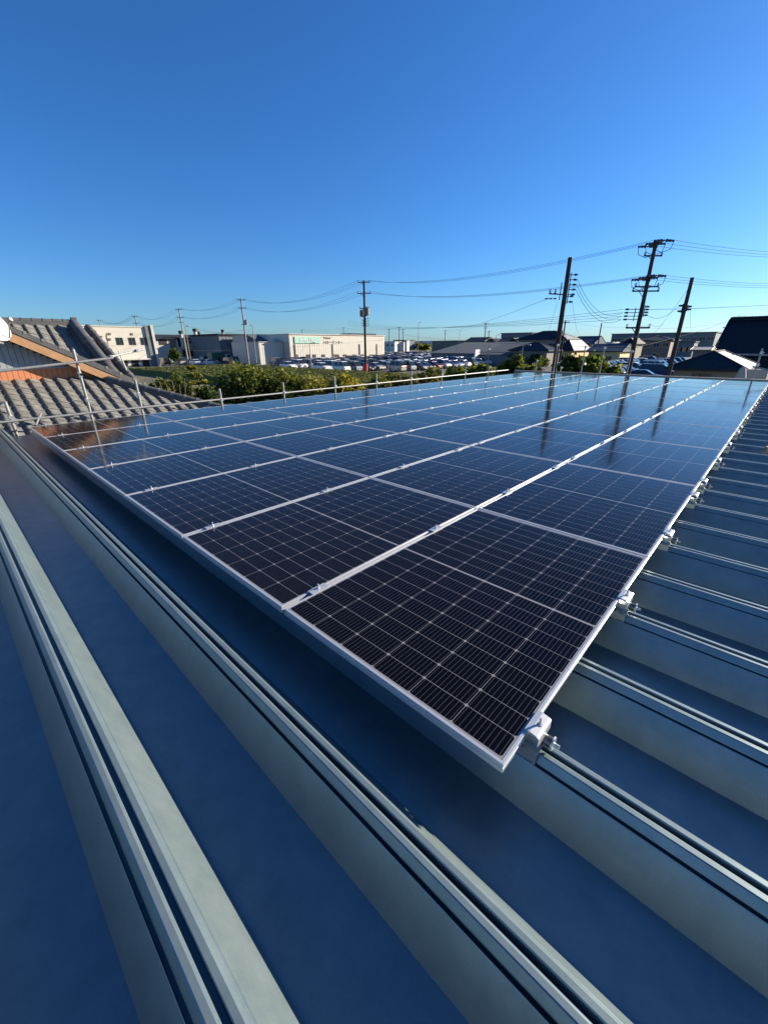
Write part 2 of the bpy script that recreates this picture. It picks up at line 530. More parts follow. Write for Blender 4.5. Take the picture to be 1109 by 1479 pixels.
# clamps between two columns of panels
def make_mid():
    r = thing('panel_clamp', '', 'clamp', (0, 0, 0), 'clamps in the gaps between panel columns')
    p = MB(); p.box((0, 0, 0.0035), (0.044, 0.105, 0.004), ALU); p.box((-0.0065, 0, -0.012), (0.003, 0.105, 0.026), ALU); p.box((0.0065, 0, -0.012), (0.003, 0.105, 0.026), ALU)
    p.build('plate', r, bevel=0.0008)
    q = MB(); q.tube((0, 0, 0.0056), (0, 0, 0.0130), 0.0085, ALU, 6); q.tube((0, 0, 0.0131), (0, 0, 0.031), 0.004, ALU, 8); q.build('bolt', r)
    s = MB(); s.box((0, 0, -0.082), (0.05, 0.07, 0.085), STEEL); s.build('seam_grip', r)
    return r
mp = make_mid(); first = True
for i in range(1, NI):
    for kk, (y, j) in enumerate(clamp_y):
        lab = 'silver clamp between panel columns %s and %s from the right, %s from near end' % (ORD[i - 1], ORD[i], ORD[kk])
        loc = (-(i * MX) + 0.010, y + random.uniform(-.006, .006), 0.0012)
        if first: mp.location = loc; mp['label'] = lab; first = False
        else: dup(mp, loc, lab)
# end clamps on the long outer edges
def make_end(sg, group):
    r = thing('panel_clamp', '', 'clamp', (0, 0, 0), group)
    p = MB()
    p.prism([(-0.012, 0.0045), (-0.012, 0.0015), (0.003, 0.0015), (0.003, -0.004), (0.034, -0.010), (0.034, -0.040), (0.0375, -0.040), (0.0375, -0.0045), (0.030, 0.0005), (0.006, 0.0055)], 'y', -0.05, 0.05, ALU)
    p.build('bracket', r, bevel=0.0008)
    q = MB(); q.tube((0.017, 0, -0.006), (0.017, 0, 0.006), 0.0085, STEEL, 6); q.tube((0.017, 0, 0.006), (0.017, 0, 0.030), 0.004, STEEL, 8)
    q.build('bolt', r)
    s = MB()
    s.box((0.005, 0.0, -0.060), (0.058, 0.032, 0.034), STEEL)
    s.box((0.005, -0.048, -0.098), (0.070, 0.0035, 0.042), STEEL)
    s.box((0.005, 0.052, -0.098), (0.070, 0.0035, 0.042), STEEL)
    s.box((0.005, 0.0, -0.0785), (0.070, 0.0995, 0.004), STEEL)
    for xx in (-0.024, 0.0, 0.034): s.box((xx, -0.052, -0.094), (0.006, 0.005, 0.050), STEEL)
    s.build('seam_grip', r, bevel=0.0006)
    t = MB(); t.tube((0.036, 0.012, -0.056), (0.062, 0.012, -0.056), 0.019, DKSTEEL, 12); t.tube((0.062, 0.012, -0.056), (0.068, 0.012, -0.056), 0.024, STEEL, 6)
    t.tube((0.068, 0.012, -0.056), (0.086, 0.012, -0.056), 0.0065, STEEL, 8)
    t.build('nut', r)
    return r
ep = make_end(1, 'clamps along the right edge of the array'); first = True
for kk, (y, j) in enumerate(clamp_y):
    lab = 'silver end clamp on the right edge of the panels, %s from the near corner' % ORD[kk]
    loc = (0.003, y + random.uniform(-.004, .004), 0.001)
    if first: ep.location = loc; ep['label'] = lab; first = False
    else: dup(ep, loc, lab)
for kk, (y, j) in enumerate(clamp_y[:3]):
    dup(ep, (-(6 * MX) - PW - 0.003, y, 0.001), 'silver end clamp on the left panel edge, %s from near corner' % ORD[kk], rz=PI, group='clamps along the left edge of the array')

# small timber block on the roof at the far right
p = on_z(1117, 649, -0.07)
t = MB(); t.box((0, 0, 0.0), (0.16, 0.09, 0.045), TIMBER, 0.3)
tag(t.build('timber_block', None, (p.x, p.y, -0.066), 0.004), 'small raw timber block lying on a roof rib at the right edge', 'wood block')

# ================================================================== scaffolding
def pipe_thing(name, p, q, r, label, cat, group=None, couplers=(), m=PIPE):
    p, q = Vector(p), Vector(q)
    o = thing(name, label, cat, p, group)
    b = MB(); b.tube((0, 0, 0), q - p, r, m, 12); b.build('pipe', o)
    d = (q - p).normalized()
    for c in couplers:
        k = MB(); cc = (q - p) * c
        k.tube(cc - d * 0.035, cc + d * 0.035, r * 1.45, STEEL, 10)
        k.box(cc + Vector((0.03, 0, 0)), (0.05, 0.05, 0.06), STEEL)
        k.tube(cc + Vector((0.03, -0.02, 0.0)), cc + Vector((0.09, -0.02, 0.01)), 0.007, STEEL, 6)
        k.build('coupler', o)
    return o
SX = -9.1
posts = [(-0.07, 0.30), (1.97, 0.53), (3.68, 0.24), (5.40, 0.27), (7.15, 0.31), (8.87, 0.31), (10.6, 0.32), (12.4, 0.34), (14.0, 0.33), (15.85, 0.31)]
pipe_thing('scaffold_post', (SX - 0.03, 1.07, G + 0.1), (SX - 0.03, 1.06, 1.11), 0.024, 'tall galvanised scaffold post in front of the grey gable, carrying the upper rail', 'scaffold post', 'scaffold posts along the left side', (0.80, 0.905, 0.9))
for k, (y, zt) in enumerate(posts):
    lab = ['leaning scaffold post nearest the bottom left, in front of tiled roof', 'short scaffold post standing before the right end of the tiled pent roof'][k] if k < 2 else \
        'scaffold post on the left rail, %s beyond the end of the tiled roof' % ORD[k - 2]
    pipe_thing('scaffold_post', (SX - 0.03, y, G + 0.1), (SX - 0.03, y - 0.02, zt), 0.024, lab, 'scaffold post', 'scaffold posts along the left side', (0.93,))
pipe_thing('scaffold_rail', (SX, -2.6, -0.035), (SX, 1.5, -0.005), 0.021, 'lower scaffold rail passing in front of the tiled pent roof', 'scaffold rail')
pipe_thing('scaffold_rail', (SX, 1.5, -0.005), (SX, 17.55, 0.055), 0.021, 'long pale scaffold rail running along the left edge of the array to its far corner', 'scaffold rail')
pipe_thing('scaffold_rail', (SX + 0.05, -1.8, 0.62), (SX + 0.05, 1.62, 0.95), 0.023, 'upper scaffold rail crossing in front of the orange wall', 'scaffold rail')
pipe_thing('scaffold_brace', (SX + 0.02, 1.55, 0.96), (SX - 0.25, 2.3, 1.10), 0.019, 'short white scaffold brace pointing up from the end of the upper rail', 'scaffold brace', None, (0.1, 0.8))
pipe_thing('scaffold_brace', (SX, 1.83, 0.72), (SX - 0.1, 1.80, 1.08), 0.012, 'thin upright rod beside the barge board end', 'scaffold rod')
pipe_thing('scaffold_brace', (SX + 0.25, 0.17, -0.10), (SX - 0.2, 0.35, 0.04), 0.016, 'short diagonal tie at the far left corner of the panels', 'scaffold tie')
FY = 18.2
far_posts = [(838.6, 538, 845.9, 499.4, 'pale scaffold post right of the leafy palm behind the far edge'), (865, 541, 873, 500, 'pale scaffold post in front of the green bush beyond the far edge'),
             (799, 536, 805, 496, 'thin scaffold post just right of the dark thick pole'), (904.5, 541, 911, 505, 'thin scaffold post just right of the tall double-tier pole'),
             (773, 537, 774, 519, 'short dark post by the far left corner of the array'), (809, 537, 810, 529, 'short stub post between the thick pole and the green bush')]
for (x0, y0, x1, y1, lab) in far_posts:
    a = on_y(x0, y0, FY); c = on_y(x1, y1, FY)
    pipe_thing('scaffold_post', (a.x, FY, G + 0.1), (a.x, FY, c.z), 0.022, lab, 'scaffold post', 'scaffold posts along the far side', (0.985,))
a = on_y(1086.6, 546, FY)
pipe_thing('scaffold_post', (a.x, FY, G + 0.1), (a.x, FY, 0.98), 0.026, 'pale scaffold post at the far right corner with crossing pipes', 'scaffold post', 'scaffold posts along the far side', (0.97, 0.88))
pipe_thing('scaffold_rail', (a.x - 0.75, FY + 0.06, 0.80), (a.x + 3.2, FY + 0.06, 0.72), 0.024, 'upper crossing pipe on the far right scaffold post', 'scaffold rail')
pipe_thing('scaffold_rail', (a.x - 0.10, FY - 0.06, 0.42), (a.x + 0.65, FY - 0.5, 0.26), 0.024, 'lower stub pipe clamped on the far right scaffold post', 'scaffold rail')
p0, p1 = on_y(690, 508.5, FY + .05), on_y(812, 509.5, FY + .05)
pipe_thing('scaffold_rail', p0, p1, 0.016, 'thin dark rail behind the far left corner of the array', 'scaffold rail', None, (), DKSTEEL)
p0 = on_y(703, 536, FY - 0.4); p1 = on_y(708, 500, FY - 0.4)
pipe_thing('scaffold_post', (p0.x, FY - 0.4, G + .1), (p0.x, FY - 0.4, p1.z), 0.022, 'dark scaffold post standing left of the far corner before the grey shed', 'scaffold post', 'scaffold posts along the far side', (0.97,), DKSTEEL)

# ================================================================== tiled house on the left
def tile_sheet(b, o, u, v, nu, nv, cw, ch, m, keep=None, amp=0.035, sub=7):
    """pantile roof: o lower corner, u unit along the eave, v unit up the slope"""
    o, u, v = Vector(o), Vector(u).normalized(), Vector(v).normalized()
    nn = u.cross(v).normalized()
    if nn.z < 0: nn = -nn
    def h(t):
        if t < 0.12: return amp * (0.5 - 0.5 * math.cos(PI * t / 0.12))
        if t < 0.30: return amp * (1 - 0.06 * (t - 0.12) / 0.18)
        return amp * 0.94 * (1 - (t - 0.30) / 0.70) ** 1.25
    cols = []
    for i in range(nu): cols += [i + q for q in ((0, 0.06, 0.12, 0.21, 0.30, 0.45, 0.62, 0.82) if sub >= 7 else (0, 0.12, 0.30, 0.6))]
    cols.append(nu)
    W = len(cols)
    rj = random.Random(nu * 31 + nv)
    lip = 0.015
    for r in range(nv):
        jit = [rj.uniform(-.0025, .0025) for _ in range(nu + 1)]
        def P(t, a, dz):
            c = int(min(t, nu - 1e-6))
            sag = 0.007 * math.sin(2 * PI * ((t % 1.0) + 0.05)) if a == 0 else 0
            return o + u * (t * cw) + v * ((r + a) * ch + sag + jit[c]) + nn * (h(t - c if t < nu else 1.0) + dz + jit[c] * 0.8)
        lo = [P(t, 0, lip) for t in cols]; hi = [P(t, 1.02, 0.0) for t in cols]; un = [P(t, 0, lip - 0.022) for t in cols]
        fs = []; f2 = []
        for c in range(W - 1):
            ct = (lo[c] + hi[c + 1]) / 2
            if keep is None or keep(ct):
                fs.append((c, c + 1, W + c + 1, W + c)); f2.append((c, c + 1, W + c + 1, W + c))
        b.mesh(lo + hi, fs, m, True)
        b.mesh(un + lo, f2, m, False)
def ridge_tiles(b, p, q, r, m, step=0.26, base=True, capm=None):
    p, q = Vector(p), Vector(q)
    d = (q - p); L = d.length; d.normalize()
    side = d.cross(Vector((0, 0, 1))).normalized(); up = side.cross(d).normalized()
    if up.z < 0: up = -up
    nst = max(1, int(L / step))
    for i in range(nst):
        a = p + d * (L * i / nst); c = p + d * (L * (i + 1) / nst)
        for (s0, s1, rr) in ((0.0, 0.86, r), (0.84, 1.0, r * 1.16)):
            A, Cc = a + (c - a) * s0, a + (c - a) * s1
            vs = []
            for t in range(9):
                an = PI * t / 8
                off = side * (math.cos(an) * rr) + up * (math.sin(an) * rr)
                vs += [A + off, Cc + off]
            b.mesh(vs, [(2 * t, 2 * t + 1, 2 * t + 3, 2 * t + 2) for t in range(8)], capm if (rr > r and capm) else m, True)
            b.poly([vs[2 * t + 1] for t in range(9)], m); b.poly([vs[2 * t] for t in reversed(range(9))], m)
    if base:
        for k in range(2):
            hh = -0.045 * (k + 1); ww = r * (1.15 + 0.2 * k)
            pts = []
            for P in (p, q):
                for sg in (-1, 1):
                    for z in (hh, hh + 0.038): pts.append(P + side * (sg * ww) + up * z)
            b.mesh(pts, [(0, 1, 3, 2), (4, 6, 7, 5), (0, 4, 5, 1), (2, 3, 7, 6), (0, 2, 6, 4), (1, 5, 7, 3)], m)
house = thing('tiled_house', 'old tiled house on the left with grey gable, orange wall band and brown barge board', 'house', (0, 0, 0))
XW = -11.3
# pent roof below the gable
sl = 0.4
vv = Vector((-1, 0, sl)).normalized()
b = MB()
def keep_pent(c): return c.y < 3.95 - (-9.15 - c.x) * 1.0 - 0.0
tile_sheet(b, (-9.15, -3.4, -0.36), (0, 1, 0), vv, 32, 10, 0.232, 0.236, TILE, keep_pent, 0.045)
b.bx((-9.2, -3.4, -0.52), (-9.12, 3.9, -0.41), BARK)
b.poly([(-9.14, -3.4, -0.42), (-9.14, 3.95, -0.42), (-11.3, 3.95, -0.42), (-11.3, -3.4, -0.42)], BARK)
# hip return of the pent roof, facing away
u2 = Vector((-1, 0, 0))
b.poly([(-9.15, 3.96, -0.37), (-11.3, 1.85, 0.46), (-14, 1.9, 0.46), (-14, 3.96, -0.37)], TILE)
b.build('pent_roof', house)
b = MB()
ridge_tiles(b, (-11.0, 1.95, 0.47), (-9.28, 3.76, -0.22), 0.070, TILED, 0.27, True, TILE)
b.tube((-9.30, 3.74, -0.21), (-9.18, 3.86, -0.26), 0.10, TILE, 12)
b.build('hip_ridge', house)
b = MB()                                                    # gable wall in grey boards
def gz(y): return 1.76 - 0.56 * y
b.prism([(-3.6, G), (1.75, G), (1.75, 0.30), (1.75, gz(1.75) - 0.25), (-3.6, gz(-3.6) - 0.25)], 'x', XW - 0.15, XW, DARK)
b.build('wall', house)
b = MB()
y = -3.6
while y < 1.80:
    b.bx((XW, y, 0.755), (XW + 0.018, y + 0.092, gz(y + 0.1) - 0.22), SIDING)
    y += 0.10
b.bx((XW, -3.6, 0.725), (XW + 0.05, 1.8, 0.755), SIDING)
b.build('gable_boards', house)
b = MB()
y = -3.6
while y < 1.75:
    b.bx((XW, y, 0.46), (XW + 0.022, y + 0.088, 0.725), ORANGE)
    y += 0.094
b.bx((XW + 0.0, -3.6, 0.43), (XW + 0.07, 1.75, 0.475), ORANGE)
b.build('orange_wall_band', house)
XB = -11.03
b = MB()
b.prism([(-3.6, gz(-3.6) - 0.06), (2.62, gz(2.62) - 0.06), (2.57, gz(2.57) - 0.245), (-3.6, gz(-3.6) - 0.25)], 'x', XB - 0.03, XB, WOODB)
b.build('barge_board', house)
b = MB()
b.prism([(-3.6, gz(-3.6) - 0.045), (2.62, gz(2.62) - 0.045), (2.62, gz(2.62) - 0.10), (-3.6, gz(-3.6) - 0.10)], 'x', XB - 0.30, XB - 0.03, BARK)
b.build('soffit', house)
b = MB()                                                    # verge tiles stepping down the gable edge
y = -3.6
while y < 2.6:
    y2 = min(y + 0.255, 2.72)
    b.prism([(y, gz(y) - 0.05), (y2, gz(y2) - 0.05), (y2, gz(y2) + 0.07), (y + 0.02, gz(y + 0.02) + 0.075), (y, gz(y) + 0.05)], 'x', XB - 0.04, XB + 0.012, TILED)
    b.tube((XB - 0.30, y2 - 0.02, gz(y2) + 0.075), (XB + 0.02, y2 - 0.02, gz(y2) + 0.075), 0.030, TILE, 10)
    y = y2
b.build('verge_tiles', house)
b = MB()                                                    # gable roof behind the verge
tile_sheet(b, (-14.43, 2.70, gz(2.70) + 0.0), (1, 0, 0), (0, -1, 0.56), 14, 20, 0.24, 0.33, TILED, None, 0.03, 5)
for k in range(5):
    yy = 2.66; zz = gz(2.66) - 0.03
    b.tube((XB - 0.02 - k * 0.24, yy - 0.1, zz + 0.06), (XB - 0.02 - k * 0.24, yy + 0.10, zz - 0.04), 0.055, TILE, 10)
b.build('gable_roof', house)
b = MB()                                                    # main roof further back
rx, rz, ry = -15.0, 1.74, 2.43
b2 = Vector((-1, 0, 0.70)).normalized()
tile_sheet(b, (-12.0, -5.0, rz - 3.0 * 0.70), (0, 1, 0), b2, 33, 14, 0.25, 0.262, TILE, lambda c: c.y < ry + (c.x - rx) * 0.13, 0.045)
b.poly([(rx, ry, rz), (-12.0, ry + 0.42, rz - 2.1), (-12.0, ry + 0.42, -1.2), (-18.5, ry + 0.45, -1.2), (-18.5, ry + 0.42, rz - 2.1)], TILE)
b.build('main_roof', house)
b = MB()
ridge_tiles(b, (rx, -5.0, rz + 0.07), (rx, ry + 0.02, rz + 0.07), 0.065, TILED, 0.23, True)
b.bx((rx - 0.11, -5, rz - 0.15), (rx + 0.11, ry, rz + 0.045), TILED)
b.box((rx, ry + 0.02, rz + 0.07), (0.18, 0.12, 0.24), TILED)
b.build('ridge', house)
b = MB()
ridge_tiles(b, (rx + 0.28, ry - 0.06, rz + 0.02), (-12.5, ry + 0.24, rz - 1.62), 0.13, TILED, 0.9, True)
ridge_tiles(b, (rx + 0.1, ry + 0.30, rz - 0.05), (-12.4, ry + 0.62, rz - 1.70), 0.085, TILED, 0.3, True, TILE)
b.build('hip_ridge', house)
# satellite dish
dz = thing('satellite_dish', 'white satellite dish cut by the left edge, mounted at the gable', 'satellite dish', (-10.45, 0.18, 1.50))
b = MB()
ax = Vector((0.70, 0.60, 0.38)).normalized()
ua = ax.orthogonal().normalized(); ub = ax.cross(ua)
vs, fs = [], []
NR, NS = 7, 28
for r in range(NR + 1):
    rr = 0.29 * r / NR
    for s_ in range(NS):
        t = 2 * PI * s_ / NS
        vs.append(ua * (rr * math.cos(t)) + ub * (rr * math.sin(t)) + ax * (rr * rr * 0.7))
for r in range(NR):
    for s_ in range(NS):
        fs.append((r * NS + s_, r * NS + (s_ + 1) % NS, (r + 1) * NS + (s_ + 1) % NS, (r + 1) * NS + s_))
b.mesh(vs, fs, WHITE, True)
dsh = b.build('dish', dz)
sm_ = dsh.modifiers.new('thick', 'SOLIDIFY'); sm_.thickness = 0.012
b = MB()
b.tube(ub * -0.28 + ax * 0.06, ax * 0.36 - ub * 0.05, 0.012, PIPE, 8)
b.tube(ax * 0.33 - ub * 0.05, ax * 0.42 - ub * 0.05, 0.035, PIPE, 10)
b.build('receiver_arm', dz)
b = MB()
b.tube(ax * -0.02, Vector((-0.12, 0.05, -0.28)), 0.022, PIPE, 10); b.tube(Vector((-0.12, 0.05, -0.26)), Vector((-0.36, 0.12, -0.28)), 0.022, PIPE, 10)
b.build('mast', dz)

# ================================================================== buildings around
def win(b_or_root, x0, x1, z0, z1, face, pos, root, frame=WHITE, dep=0.12):
    """a window on a wall facing +x ('x') or -y ('y'); x0..x1 runs along the wall"""
    b = MB()
    t = 0.06
    def add(u0, u1, w0, w1, d0, d1, m):
        if face == 'x': b.bx((pos + d0, u0, w0), (pos + d1, u1, w1), m)
        else: b.bx((u0, pos - d1, w0), (u1, pos - d0, w1), m)
    add(x0, x1, z0, z0 + t, 0.003, 0.05, frame); add(x0, x1, z1 - t, z1, 0.003, 0.05, frame)
    add(x0, x0 + t, z0 + t, z1 - t, 0.003, 0.05, frame); add(x1 - t, x1, z0 + t, z1 - t, 0.003, 0.05, frame)
    xm = (x0 + x1) / 2
    if x1 - x0 > 1.0: add(xm - t / 2, xm + t / 2, z0 + t, z1 - t, 0.003, 0.045, frame)
    wd = b.build('window', root)
    b = MB()
    add(x0 + t, x1 - t, z0 + t, z1 - t, 0.004, 0.02, GLASS)
    b.build('pane', wd)
    return wd
def hip_roof(root, x0, x1, y0, y1, ze, zr, m, ov=0.5, gable=None, mx=None, name='roof', thick=0.16):
    """hip roof (or gable with its ends along axis 'x' or 'y'); mx: paler material that paints sunlight on the +x slope"""
    x0 -= ov; x1 += ov; y0 -= ov; y1 += ov
    w_, d_ = x1 - x0, y1 - y0
    b = MB()
    A, B_, C_, D_ = (x0, y0, ze), (x1, y0, ze), (x1, y1, ze), (x0, y1, ze)
    if gable == 'x' or (gable is None and w_ >= d_):
        k = 0 if gable else d_ / 2
        P, Q = (x0 + k, (y0 + y1) / 2, zr), (x1 - k, (y0 + y1) / 2, zr)
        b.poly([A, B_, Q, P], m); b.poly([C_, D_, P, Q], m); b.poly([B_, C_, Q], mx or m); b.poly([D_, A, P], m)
        rl = (P, Q, [(A, P), (D_, P), (B_, Q), (C_, Q)])
    else:
        k = 0 if gable else w_ / 2
        P, Q = ((x0 + x1) / 2, y0 + k, zr), ((x0 + x1) / 2, y1 - k, zr)
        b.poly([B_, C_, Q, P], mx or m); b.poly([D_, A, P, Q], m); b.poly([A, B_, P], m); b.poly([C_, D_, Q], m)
        rl = (P, Q, [(A, P), (B_, P), (C_, Q), (D_, Q)])
    b.bx((x0, y0, ze - thick), (x1, y1, ze - 0.004), DARK if m is not PROOF else TANW)
    o = b.build(name, root)
    r = MB()
    if (Vector(rl[0]) - Vector(rl[1])).length > 0.2: r.tube(rl[0], rl[1], 0.10, m, 8)
    for a, c in rl[2]: r.tube(a, c, 0.085, m, 8)
    r.build('ridge_caps', o)
    return o
def ribs(b, x, y0, y1, z0, z1, m, step=0.9, d=0.05):
    y = y0
    while y < y1:
        b.bx((x + 0.003, y, z0), (x + d, y + step * 0.35, z1), m); y += step

# white block with three windows, left
c = gnd(231, 528.5)
XB1, YR = c.x, c.y
bd = thing('white_office_block', 'flat-roofed white block with three small dark windows left of the car park', 'building', (0, 0, 0))
ztop = on_x(222, 473.5, XB1).z
b = MB(); b.bx((XB1 - 14, YR - 34, G), (XB1, YR, ztop), CREAMW); b.build('wall', bd)
b = MB(); b.bx((XB1 - 14.1, YR - 34.1, ztop + 0.002), (XB1 + 0.12, YR + 0.05, ztop + 0.22), WHITEW); b.build('parapet', bd)
b = MB(); b.bx((XB1 + 0.004, YR - 1.75, G), (XB1 + 0.35, YR - 0.55, ztop + 0.5), GREYW); b.bx((XB1 + 0.004, YR - 0.54, G), (XB1 + 0.6, YR + 0.05, ztop + 0.55), WHITEW); b.build('fin_wall', bd)  # grey strip paints the fin's shaded side, white strip its lit edge
for px in (172, 190, 207):
    a = on_x(px, 487.5, XB1); c2 = on_x(px, 498.5, XB1)
    win(None, a.y - 0.75, a.y + 0.75, c2.z, a.z, 'x', XB1, bd, GREYW)
a = on_x(210, 517.5, XB1)
b = MB(); b.bx((XB1 + 0.004, YR - 26, a.z - 0.3), (XB1 + 0.9, YR - 1.8, a.z), WHITEW); b.build('canopy', bd)
b = MB()
for k in range(9): b.bx((XB1 + 0.01, YR - 3.8 - 2.4 * k, G), (XB1 + 0.06, YR - 2.2 - 2.4 * k, a.z - 0.32), DARK)
b.build('shopfront_glass', bd)
b = MB()
for px, py in ((159, 482), (191, 482.5), (214, 483.5), (159, 490), (217, 490)):
    q = on_x(px, py, XB1); b.box((XB1 + 0.08, q.y, q.z), (0.15, 0.45, 0.45), TANW)
b.build('wall_vents', bd)
b = MB(); q = on_x(153, 484, XB1 + 0.6); q2 = on_x(158, 515, XB1 + 0.6)
b.path([(XB1 + 0.7, q.y + 0.7, q.z + 0.2), (XB1 + 0.7, q.y + 0.2, q.z + 0.3), (XB1 + 0.7, q.y, q.z - 0.3), (XB1 + 0.7, q.y, q2.z)], 0.14, TANW, 8)
b.build('flue_pipe', bd)

# long workshop row behind, left of centre
XF = -150
wk = thing('workshop_row', 'long low workshop with dark roof, white vent stacks and a rust shutter', 'workshop', (0, 0, 0))
yl, yr = on_x(225, 500, XF).y, on_x(330, 500, XF).y
zt = on_x(280, 484.5, XF).z; ze = on_x(280, 490, XF).z
b = MB(); b.bx((XF - 16, yl - 4, G), (XF, yr, ze), WHITEW); b.build('wall', wk)
b = MB(); b.prism([(XF - 17, ze + .003), (XF + 0.8, ze + .003), (XF + 0.8, ze + 0.3), (XF - 8, zt + 0.35), (XF - 17, ze + 0.3)], 'y', yl - 4, yr, DROOF); b.build('roof', wk)
b = MB()
for (pa, pb, ya, yb, m) in ((229, 242, 489, 498, DARK), (256, 263, 489, 501, DARK), (279, 287, 490, 499, DARK), (268, 280, 493, 495, GLASS), (263, 296, 505, 514, DARK), (244, 256, 490, 505, TANW), (303, 309, 491, 510, GREYW)):
    q0, q1 = on_x(pa, ya, XF), on_x(pb, yb, XF)
    b.bx((XF + 0.01, q0.y, q1.z), (XF + 0.12, q1.y, q0.z), m)
b.build('openings', wk)
q0, q1 = on_x(299, 495.5, XF), on_x(306, 508, XF)
b = MB(); b.bx((XF + 0.125, q0.y, q1.z), (XF + 0.2, q1.y, q0.z), REDB); b.build('shutter', wk)
for k, (pa, ya, yb, ww) in enumerate(((261.5, 482, 503, 1.1), (282, 479, 497, 1.2), (287.5, 483, 496, 0.9), (322, 480, 487, 0.9))):
    q0, q1 = on_x(pa, ya, XF + 1.2), on_x(pa, yb, XF + 1.2)
    b = MB(); b.tube((XF + 1.2, q0.y, q1.z), (XF + 1.2, q0.y, q0.z), ww / 2, WHITEW, 10); b.tube((XF + 1.2, q0.y, q0.z), (XF + 1.2, q0.y, q0.z + 0.9), ww * 0.62, DARK, 10); b.build('vent_stack', wk)

# grey hall
XH = -128
gh = thing('grey_hall', 'plain grey-blue hall between the workshop row and the cream store', 'building', (0, 0, 0))
yl, yr = on_x(318, 500, XH).y, on_x(398, 500, XH).y + 6
zt = on_x(360, 482.5, XH).z
b = MB(); b.bx((XH - 20, yl, G), (XH, yr, zt - 0.5), GREYW); ribs(b, XH, yl, yr, G, zt - 0.6, GREYW, 1.2, 0.05); b.build('wall', gh)
b = MB(); b.bx((XH - 20.3, yl - 0.3, zt - 0.495), (XH + 0.4, yr + 0.3, zt), DROOF); b.build('roof', gh)
b = MB()
for px in (337, 345, 353, 366):
    q0, q1 = on_x(px - 1.3, 507, XH), on_x(px + 1.3, 512, XH)
    b.bx((XH + 0.06, q0.y, q1.z), (XH + 0.12, q1.y, q0.z), DARK)
b.build('wall_openings', gh)

# the cream store with its low wing
XS = -96.7
st = thing('store_building', 'long cream store with a mint sign board and black katakana lettering', 'store', (0, 0, 0))
ya, yb = on_x(418.5, 500, XS).y, on_x(555, 500, XS).y
zt = 3.85
b = MB(); b.bx((XS - 30, ya, G), (XS, yb, zt), CREAMW); ribs(b, XS, ya + 0.2, yb - 0.5, G, zt - 0.3, CREAMW, 0.8, 0.03); b.build('wall', st)
b = MB(); b.bx((XS - 30.1, ya - 0.1, zt + 0.002), (XS + 0.25, yb + 0.1, zt + 0.18), WHITEW); b.build('parapet', st)
q0, q1 = on_x(503, 482, XS - 6), on_x(540, 484, XS - 6)
b = MB(); b.bx((XS - 10, q0.y, zt + 0.2), (XS - 5, q1.y, q0.z + 0.1), DROOF); b.build('roof_plant', st)
q0, q1 = on_x(424.5, 486, XS), on_x(462, 495.7, XS)
b = MB(); b.bx((XS + 0.05, q0.y, q1.z), (XS + 0.22, q1.y, q0.z), MINT); sg = b.build('sign_board', st)
def text_part(name, body, parent, loc, size, m, width=None):
    cu = bpy.data.curves.new(name, 'FONT')
    cu.body = body; cu.size = size; cu.extrude = 0.02; cu.align_x = 'LEFT'
    o0 = bpy.data.objects.new(name + '_tmp', cu)
    COL.objects.link(o0)
    bpy.context.view_layer.update()
    me = bpy.data.meshes.new_from_object(o0.evaluated_get(bpy.context.evaluated_depsgraph_get()))
    bpy.data.objects.remove(o0)
    me.materials.clear(); me.materials.append(m)
    o = bpy.data.objects.new(name, me)
    COL.objects.link(o)
    o.parent = parent; o.location = loc
    o.rotation_euler = (PI / 2, 0, PI / 2)
    if width and me.vertices:
        ex = max(v.co.x for v in me.vertices) - min(v.co.x for v in me.vertices)
        if ex > 0: o.scale = (width / ex, 1, 1)
    return o
hgt = q0.z - q1.z
text_part('sign_lettering', 'Hello', sg, (XS + 0.26, q0.y + (q1.y - q0.y) * 0.17, q1.z + hgt * 0.22), hgt * 0.86, WHITE, (q1.y - q0.y) * 0.64)
t0, t1 = on_x(467, 485.8, XS), on_x(478, 489.5, XS)
text_part('lettering', 'Valor', st, (XS + 0.09, t0.y, t1.z), (t0.z - t1.z) * 1.25, BLACKP, t1.y - t0.y)
t0, t1 = on_x(466, 491.3, XS), on_x(495, 496.2, XS)
text_part('lettering', '\u30cf\u30ed\u30fc\u30c7\u30f3\u30ad\u30fc', st, (XS + 0.09, t0.y, t1.z), (t0.z - t1.z) * 1.0, BLACKP, t1.y - t0.y)
b = MB()
for px in (428, 445, 454, 467, 483, 487, 498, 511, 523, 536, 541, 549):
    q0, q1 = on_x(px - 2.4, 512, XS), on_x(px + 2.4, 516, XS)
    b.bx((XS + 0.035, q0.y, q1.z), (XS + 0.12, q1.y, q0.z), DARK)
b.build('wall_openings', st)
b = MB()
for px in (425.5, 480, 519, 544):
    q0 = on_x(px, 497, XS); b.bx((XS + 0.035, q0.y - 0.12, G), (XS + 0.2, q0.y + 0.12, q0.z), TANW)
b.build('downpipe', st)
wg = thing('store_wing', 'lower cream wing of the store with a dark pitched roof behind it', 'building', (0, 0, 0))
XG = -99.5
ya2 = on_x(374, 500, XG).y
zt2 = on_x(395, 494.2, XG).z
b = MB(); b.bx((XG - 14, ya2, G), (XG, ya - 0.15, zt2), CREAMW); ribs(b, XG, ya2 + 0.2, ya - 0.5, G, zt2 - 0.2, CREAMW, 0.8, 0.03); b.build('wall', wg)
b = MB(); b.bx((XG - 14.1, ya2 - 0.1, zt2 + .002), (XG + 0.2, ya - 0.16, zt2 + 0.12), WHITEW); b.build('parapet', wg)
q0, q1 = on_x(388, 482.5, XG - 10), on_x(418, 493, XG - 10)
